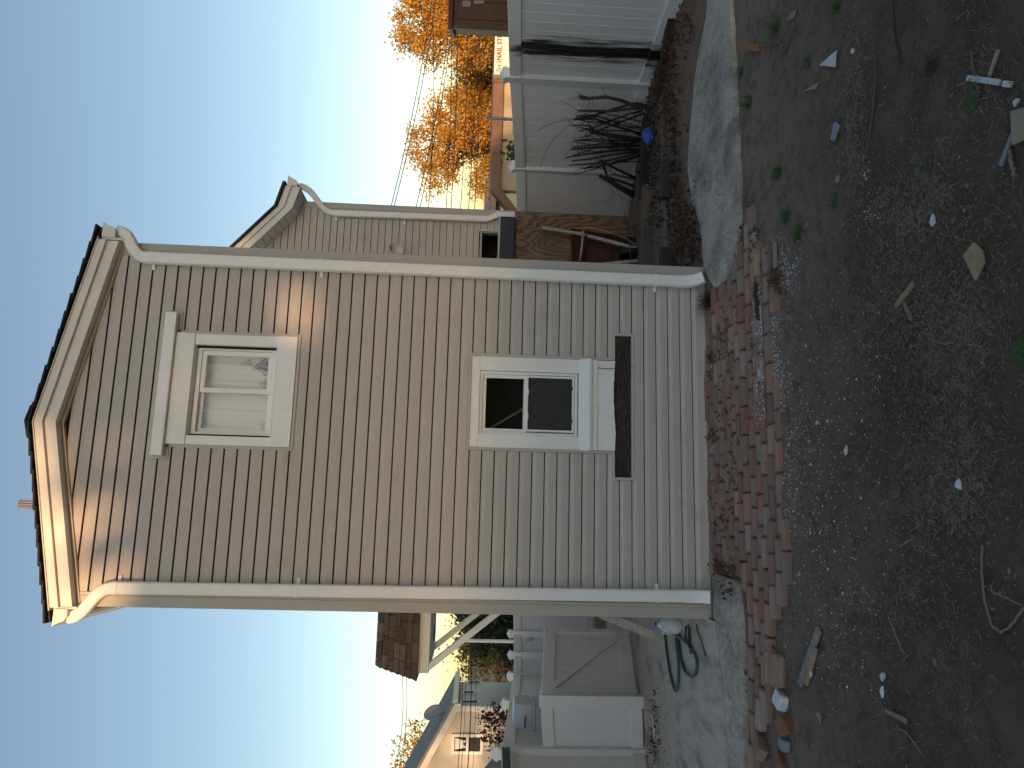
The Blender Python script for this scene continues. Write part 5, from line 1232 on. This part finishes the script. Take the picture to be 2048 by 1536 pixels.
stick('vine', 'long dark vine lying across the right soil', 'vine', [(1738,100),(1742,150),(1740,200),(1737,260),(1725,310),(1712,365)], 0.005, 'stick')
stick('vine', 'short dark vine near the right edge', 'vine', [(1778,0),(1783,60),(1790,100),(1797,128)], 0.005, 'bark')
stick('stick', 'straight straw-coloured stick in the lower left', 'stick', [(1765,1240),(1780,1272),(1796,1306)], 0.005, 'wood')
stick('plank', 'narrow broken lath in the lower left', 'lath', [(1756,1421),(1800,1442)], 0.006, 'wood', 0.008, (0.02, 0.010))
stick('stick', 'thin stick below the broken lath', 'stick', [(1775,1450),(1800,1468),(1832,1510)], 0.004, 'wood')
stick('stick', 'white paint-flecked twig left of the paving', 'twig', [(1785,1092),(1810,1073)], 0.005, 'greywood')
stick('stick', 'curved brown stick near the bottom right strip', 'stick', [(1928,100),(1935,150),(1942,185)], 0.005, 'stick')
stick('stick', 'flat tan stick near the white strip', 'stick', [(1960,152),(1980,98)], 0.006, 'wood', 0.006, (0.02, 0.008))
stick('stick', 'brown forked root beside the right grass', 'root', [(1520,95),(1555,85),(1562,105),(1580,70),(1590,50)], 0.010, 'stick')
stick('branch', 'long bare branch leaning over the timbers', 'branch', [(1250,458),(1290,448),(1315,432),(1345,418)], 0.010, 'wood', 0.10)
stick('branch', 'thin bent twig over the grey timbers', 'twig', [(1268,420),(1272,450),(1280,490),(1282,530)], 0.007, 'stick', 0.14)
stick('branch', 'curved rooty branch in the leaf litter', 'branch', [(1338,440),(1345,465),(1352,490),(1362,520),(1370,535)], 0.008, 'stick', 0.04)
for i, (px, py, s_, lab) in enumerate([(1755,1352,0.022,'small white fragment, upper of the pair in the lower left'),(1753,1384,0.026,'larger white fragment, lower of the pair in the lower left'),(1631,1434,0.030,'flat round pale stone left of the grey planks'),(1684,900,0.026,'grey-white oval fragment below the paving middle'),(1859,440,0.026,'blue-white fragment in the right soil'),(1900,968,0.024,'crumpled white scrap in the lower middle'),(1628,845,0.012,'small white flake in the middle soil'),(1512,746,0.024,'white folded scrap on the bricks'),(1425,732,0.020,'white scrap against the foot of the siding'),(1618,1350,0.020,'white flake beside the grey planks'),(2017,205,0.022,'white fragment above the torn cardboard'),(1700,102,0.016,'white flake in the straw on the right'),(1672,355,0.026,'dull pink stone fragment on the right')]):
    c = on_ground(px, py, 0.008); mb = MB(); n_ = 6; a0 = rnd(0, 6)
    poly = [c+Vector((math.cos(a0+j*1.05)*s_*rnd(0.6,1.3), math.sin(a0+j*1.05)*s_*rnd(0.5,0.9), rnd(0,0.012))) for j in range(n_)]
    mb.prism(poly, (rnd(-.003,.003), 0, 0.009)); tag(mb.build('fragment', M['stone'] if i in (2, 12) else M['whitechip'], bev=0.002), lab, 'fragment', 'fragments on the soil')
def loose_brick(label, px, py, rot, mat, sc=(1,1,1), lift=0.025):
    me = bmeshes[0].copy(); me.materials.clear(); me.materials.append(M[mat]); o = put('loose_brick', me); o.location = on_ground(px, py, lift); o.rotation_euler = rot; o.scale = sc
    return tag(o, label, 'brick', 'loose bricks')
loose_brick('loose brick with whitewashed top at the paving edge', 1556, 1400, (0.25, 0.1, 1.3), 'whitechip', (0.62, 1, 1))
loose_brick('broken orange-brown half brick left of the whitewashed one', 1566, 1452, (0.3, -0.2, 0.6), 'brass', (0.5, 1.0, 1.1))
loose_brick('tilted dark red brick at the left end of the paving', 1520, 1492, (0.35, 0.3, 1.2), 'brick', (1, 1, 1.1), 0.04)
loose_brick('blue-grey half brick below the tilted red one', 1562, 1488, (0.1, 0.2, 1.5), 'bluegrey', (0.55, 0.7, 0.8), 0.02)
loose_brick('upright red brick standing on its edge', 1538, 1335, (1.2, 0.1, 0.1), 'brick', (1, 1, 1), 0.03)
loose_brick('red brick tipped over beside the upright one', 1556, 1345, (0.7, 0.2, 0.3), 'brick', (0.9, 1, 1), 0.03)
loose_brick('small reddish brick at the left picture edge', 1555, 1525, (0.2, 0.1, 0.9), 'brass', (0.6, 0.8, 0.8), 0.02)

# blue bag
bb = []; c = G(1308, 272); bs_ = bmesh.new(); bmesh.ops.create_icosphere(bs_, subdivisions=3, radius=1)
for v in bs_.verts:
    k = 1+0.35*mn.noise(v.co*2.3+Vector((4,1,2)))+0.12*mn.noise(v.co*6)
    v.co = Vector((v.co.x*0.10*k, v.co.y*0.075*k, max(-0.03, v.co.z*0.085*k)+0.05))
    v.co = v.co + c
me = bpy.data.meshes.new('blue_bag'); bs_.to_mesh(me); bs_.free(); me.materials.append(M['blue'])
tag(put('blue_bag', me), 'crumpled bright blue plastic bag at the foot of the cut shrub', 'bag')

# hose, jug, leaning board and clutter by the left corner
ho = empty('garden_hose', 'green garden hose in loops on the concrete by the left corner', 'hose')
hp = [(1318,1244),(1330,1256),(1348,1268),(1366,1280),(1380,1294),(1391,1312),(1394,1332),(1389,1350),(1380,1352),(1370,1342),(1362,1318),(1358,1292),(1356,1280)]
hp2 = [(1330,1262),(1332,1290),(1336,1320),(1341,1350),(1347,1374),(1351,1382),(1355,1374),(1357,1340),(1356,1310),(1352,1276)]
def smooth_pts(pts, n_=5):
    out = []
    for i in range(len(pts)-1):
        p0 = pts[max(i-1,0)]; p1 = pts[i]; p2 = pts[i+1]; p3 = pts[min(i+2,len(pts)-1)]
        for j in range(n_):
            t = j/n_; out.append(0.5*((2*p1)+(p2-p0)*t+(2*p0-5*p1+4*p2-p3)*t*t+(3*p1-p0-3*p2+p3)*t**3))
    return out+[pts[-1]]
for q in (hp, hp2):
    w = [G(px, py, 0.03) for px, py in q]; MB().tube(smooth_pts(w), 0.013, 8).build('loop', M['hose'], ho, smooth=True)
jg = empty('plastic_jug', 'milky white plastic jug beside the hose', 'jug')
jc = G(1366, 1252); MB().lathe([(0.055,0),(0.075,0.01),(0.078,0.12),(0.06,0.17),(0.022,0.20),(0.020,0.23)], jc+Vector((0,0.05,0)), 14).build('body', M['jug'], jg, smooth=True)
MB().lathe([(0.024,0),(0.024,0.025)], jc+Vector((0,0.05,0.225)), 10).build('cap', M['blue'], jg)
MB().tube([jc+Vector((-0.02,-0.02,0.20)), jc+Vector((-0.055,-0.05,0.19)), jc+Vector((-0.065,-0.03,0.12))], 0.010, 6).build('handle', M['jug'], jg)
tag(MB().beam(atY(1200, 1228, 2.6), G(1312, 1272), 0.09, 0.02, (0,1,0)).build('leaning_board', M['oldpaint'], bev=0.003), 'whitish board leaning down from the house wall to the concrete', 'board')
bn = empty('storage_bin', 'grey-blue storage bin against the house wall behind the hood', 'bin')
q = atY(1160, 1236, 4.2); MB().box(-0.62+0.0, q.x+0.45, 4.2, 4.7, tz(4.4), q.z+0.05).build('body', M['bluegrey'], bn, bev=0.02); MB().box(-0.64, q.x+0.47, 4.18, 4.72, q.z+0.05, q.z+0.09).build('lid', M['jug'], bn, bev=0.01)
stick('pipe_scrap', 'white pipe with dark end lying by the left fence', 'pipe', [(1309,1422),(1312,1478)], 0.012, 'whitechip', 0.02, taper=False)
stick('cord', 'black cord lying on the concrete by the house corner', 'cord', [(1398,1248),(1400,1262),(1408,1280),(1416,1312)], 0.005, 'black', 0.03, taper=False)
stick('stick', 'thick dark stick beside the hose', 'stick', [(1384,1250),(1386,1280),(1388,1308)], 0.012, 'bark', 0.03)
stick('cord', 'second thin black rod near the hose', 'rod', [(1378,1252),(1378,1284)], 0.009, 'black', 0.03, taper=False)

# ------------------------------------------------------------------ loose cover: leaves, straw, stones, grass
def scatter_leaves(name, label, cat, spots, leaf, mat, up=0.015):
    lv = []; lf = []
    for (px, py, dx, dy, n_, hh) in spots:
        for i in range(n_):
            p = G(px+random.gauss(0, dx), py+random.gauss(0, dy)); p.z = top_z(p.x, p.y)+0.022+abs(random.gauss(0, hh))
            leaf_quad(lv, lf, p, leaf*rnd(0.5, 1.4))
    me = bpy.data.meshes.new(name); me.from_pydata(lv, [], lf); me.materials.append(mat); return tag(put(name, me), label, cat, kind='stuff')
scatter_leaves('leaf_litter', 'brown dead leaves drifted along the fence and timbers', 'leaves', [(1362,470,9,45,170,0.02),(1358,400,8,30,130,0.02),(1340,100,12,30,120,0.03),(1330,170,12,20,150,0.04),(1345,230,10,50,110,0.02),(1320,320,14,40,120,0.02),(1392,490,7,30,110,0.02),(1300,260,14,60,80,0.03),(1375,50,10,30,60,0.02)], 0.05, M['leaf_brown'])
scatter_leaves('leaf_litter', 'dark rotting leaves and twigs under the cut shrub', 'leaves', [(1300,240,14,50,260,0.03),(1305,340,14,40,260,0.03),(1330,120,14,50,200,0.03),(1352,300,10,60,160,0.02),(1385,470,10,40,160,0.02),(1320,440,20,40,120,0.02)], 0.045, M['leaf_dark'])
scatter_leaves('leaf_litter', 'dry brown leaves caught between bricks and wall', 'leaves', [(1424,715,4,8,26,0.02),(1430,870,5,8,40,0.02),(1448,1030,10,50,50,0.01),(1440,1130,6,10,50,0.015),(1460,1140,8,10,70,0.015),(1465,1180,6,8,25,0.01),(1450,660,14,40,40,0.01),(1455,800,12,50,40,0.01),(1470,940,16,60,40,0.01),(1545,560,8,12,70,0.015),(1530,1330,20,40,30,0.01),(1312,1480,8,30,90,0.015),(1316,1410,5,20,30,0.01),(1500,470,16,30,30,0.01)], 0.034, M['leaf_brown'])
def straw(name, label, spots, L, r_, mat, z=0.006):
    sv_ = []; sf2 = []
    for (px, py, dx, dy, n_) in spots:
        for i in range(int(n_*1.5)):
            a = on_ground(px+random.gauss(0, dx), py+random.gauss(0, dy), z+rnd(0, 0.012)); an = rnd(0, 6.28); l_ = L*rnd(0.4, 1.5)
            u = Vector((math.cos(an), math.sin(an), rnd(-0.12, 0.22))); s_ = Vector((-u.y, u.x, 0))*r_*rnd(0.6, 1.4)
            b = a+u*l_*0.5+Vector((-u.y, u.x, 0))*l_*rnd(-0.28, 0.28)+Vector((0,0,l_*0.06)); c_ = a+u*l_; n0 = len(sv_)
            c_.z = max(c_.z, gz(c_.x, c_.y)+0.003)
            sv_ += [tuple(a-s_), tuple(a+s_), tuple(b+s_), tuple(b-s_), tuple(c_)]; sf2 += [(n0,n0+1,n0+2,n0+3),(n0+3,n0+2,n0+4)]
    me = bpy.data.meshes.new(name); me.from_pydata(sv_, [], sf2); me.materials.append(mat); return tag(put(name, me), label, 'straw', kind='stuff')
straw('dry_straw', 'dry pale straw strewn over the soil', [(1860,850,60,100,560),(1790,580,50,60,380),(1700,640,40,90,260),(1860,400,40,60,330),(1690,170,18,90,420),(1700,300,14,60,240),(1790,430,40,40,240),(1920,650,40,60,260),(1880,1000,50,60,420),(1790,1180,40,60,200),(1720,1340,50,90,200),(1900,1350,60,90,140),(1830,700,60,150,500),(1950,150,40,90,160),(2000,450,30,120,160),(1650,1000,60,200,160)], 0.042, 0.0012, M['straw'])
straw('fine_straw', 'short chopped straw all over the soil', [(1780,760,160,420,2600),(1700,400,130,240,900)], 0.020, 0.0010, M['straw'])
straw('twig_litter', 'small dark twigs over the soil and paving', [(1400,300,16,140,260),(1470,350,8,120,120),(1750,760,170,430,500),(1480,800,40,260,160),(1340,300,25,130,260),(1520,500,30,60,60)], 0.05, 0.0016, M['stick'], 0.012)
straw('brushwood', 'broken dark brushwood lying along the fence and timbers', [(1310,230,16,60,60),(1335,120,16,60,60),(1330,330,18,60,60),(1355,450,14,50,40),(1300,300,12,50,40)], 0.22, 0.005, M['bark'], 0.03)
def stones(name, label, spots, s0, s1, mat):
    sv_ = []; sf2 = []
    for (px, py, dx, dy, n_) in spots:
        for i in range(n_):
            q = (px+random.gauss(0, dx), py+random.gauss(0, dy))
            if q[0] < 1432: continue
            c = on_ground(*q, 0.0); s_ = rnd(s0, s1)*(1 if random.random() < 0.93 else 1.8); n0 = len(sv_)
            if c.y > -1.25 and 1.0 < c.x < 2.5: c.z = max(c.z, -0.004)
            c.z += s_*0.25
            vs6 = [(1,0,0),(0,1,0),(-1,0,0),(0,-1,0),(0,0,0.7),(0,0,-0.7)]; an = rnd(0, 6.28); ca, sa = math.cos(an), math.sin(an)
            for (x, y, z) in vs6:
                x *= s_*rnd(0.6, 1.3); y *= s_*rnd(0.5, 1.0); z *= s_*rnd(0.5, 1.0); sv_.append((c.x+x*ca-y*sa, c.y+x*sa+y*ca, c.z+z))
            sf2 += [(n0+a, n0+b, n0+t) for a, b, t in ((0,1,4),(1,2,4),(2,3,4),(3,0,4),(1,0,5),(2,1,5),(3,2,5),(0,3,5))]
    me = bpy.data.meshes.new(name); me.from_pydata(sv_, [], sf2); me.materials.append(mat); return tag(put(name, me), label, 'gravel', kind='stuff')
stones('white_chips', 'spilled white chips between bricks and soil', [(1525,640,10,35,700),(1533,760,14,30,700),(1528,830,14,22,120),(1562,540,10,25,190),(1540,480,14,20,60),(1580,880,14,40,120),(1570,1000,12,40,110),(1600,960,40,160,330),(1640,1150,60,140,330),(1720,340,6,14,50),(1735,430,12,20,40),(1640,760,60,120,260)], 0.0022, 0.0062, M['whitechip'])
stones('gravel', 'small pale stones scattered over the dark soil', [(1440,280,20,160,500),(1462,1350,14,100,160),(1720,760,140,420,1900),(1640,1250,70,160,420),(1600,420,60,240,420),(1850,760,130,420,500)], 0.002, 0.008, M['stone'])
def tuft(label, px, py, n_, h, mat='grass', spread=0.026, group='green grass tufts', lean=0.5):
    c = on_ground(px, py); lv = []; lf = []
    for i in range(n_):
        b = c+Vector((random.gauss(0, spread), random.gauss(0, spread), 0)); d = Vector((random.gauss(0, lean), random.gauss(0, lean), 1)).normalized(); l_ = h*rnd(0.5, 1.2); s_ = Vector((-d.y, d.x, 0)); s_ = (s_.normalized() if s_.length > 0 else Vector((1,0,0)))*0.0018
        m_ = b+d*l_*0.55; t_ = b+d*l_+Vector((d.x, d.y, -0.35))*l_*0.35; n0 = len(lv)
        lv += [tuple(b-s_), tuple(b+s_), tuple(m_+s_*0.8), tuple(m_-s_*0.8), tuple(t_)]; lf += [(n0,n0+1,n0+2,n0+3),(n0+3,n0+2,n0+4)]
    for k_ in range(6):
        an = k_*1.047; n0 = len(lv)
        lv.append((c.x+math.cos(an)*spread*1.6, c.y+math.sin(an)*spread*1.6, c.z+0.002))
    lf.append(tuple(range(len(lv)-6, len(lv))))
    me = bpy.data.meshes.new('grass_tuft'); me.from_pydata(lv, [], lf); me.materials.append(M[mat]); return tag(put('grass_tuft', me), label, 'grass', group)
for px, py, n_, h, lab in [(1545,55,130,0.11,'grass tuft nearest the right picture edge'),(1545,345,110,0.09,'grass tuft in the soil right of the wood offcut, upper of three'),(1558,433,110,0.09,'grass tuft in the middle of the three near the offcut'),(1580,466,120,0.09,'grass tuft nearest the wood offcut'),(1490,205,90,0.13,'long grass growing from the concrete edge'),(1475,142,60,0.10,'sparse grass at the right end of the concrete'),(1542,585,60,0.09,'grass tuft among the white chips on the bricks'),(1500,686,60,0.09,'grass tuft growing between bricks under the window'),(1604,128,60,0.06,'faint grass tuft near the white triangle'),(1655,402,60,0.06,'faint low grass tuft in the right soil'),(1842,322,60,0.05,'tiny green weed near the bottom right'),(1930,198,70,0.06,'green weed beside the white strip'),(1660,12,80,0.07,'grass patch at the right edge of the soil'),(2020,700,70,0.05,'green weeds at the bottom centre edge'),(1490,412,40,0.07,'thin grass at the corner of concrete and bricks')]:
    tuft(lab, px, py, int(n_*0.7), h*0.85)
tuft('dark withered weed at the foot of the right downspout', 1418, 602, 150, 0.16, 'leaf_dark', 0.035, None, 0.7)
tuft('dry brown weed tuft in the right soil', 1852, 130, 90, 0.05, 'leaf_brown', 0.03, None, 1.2)
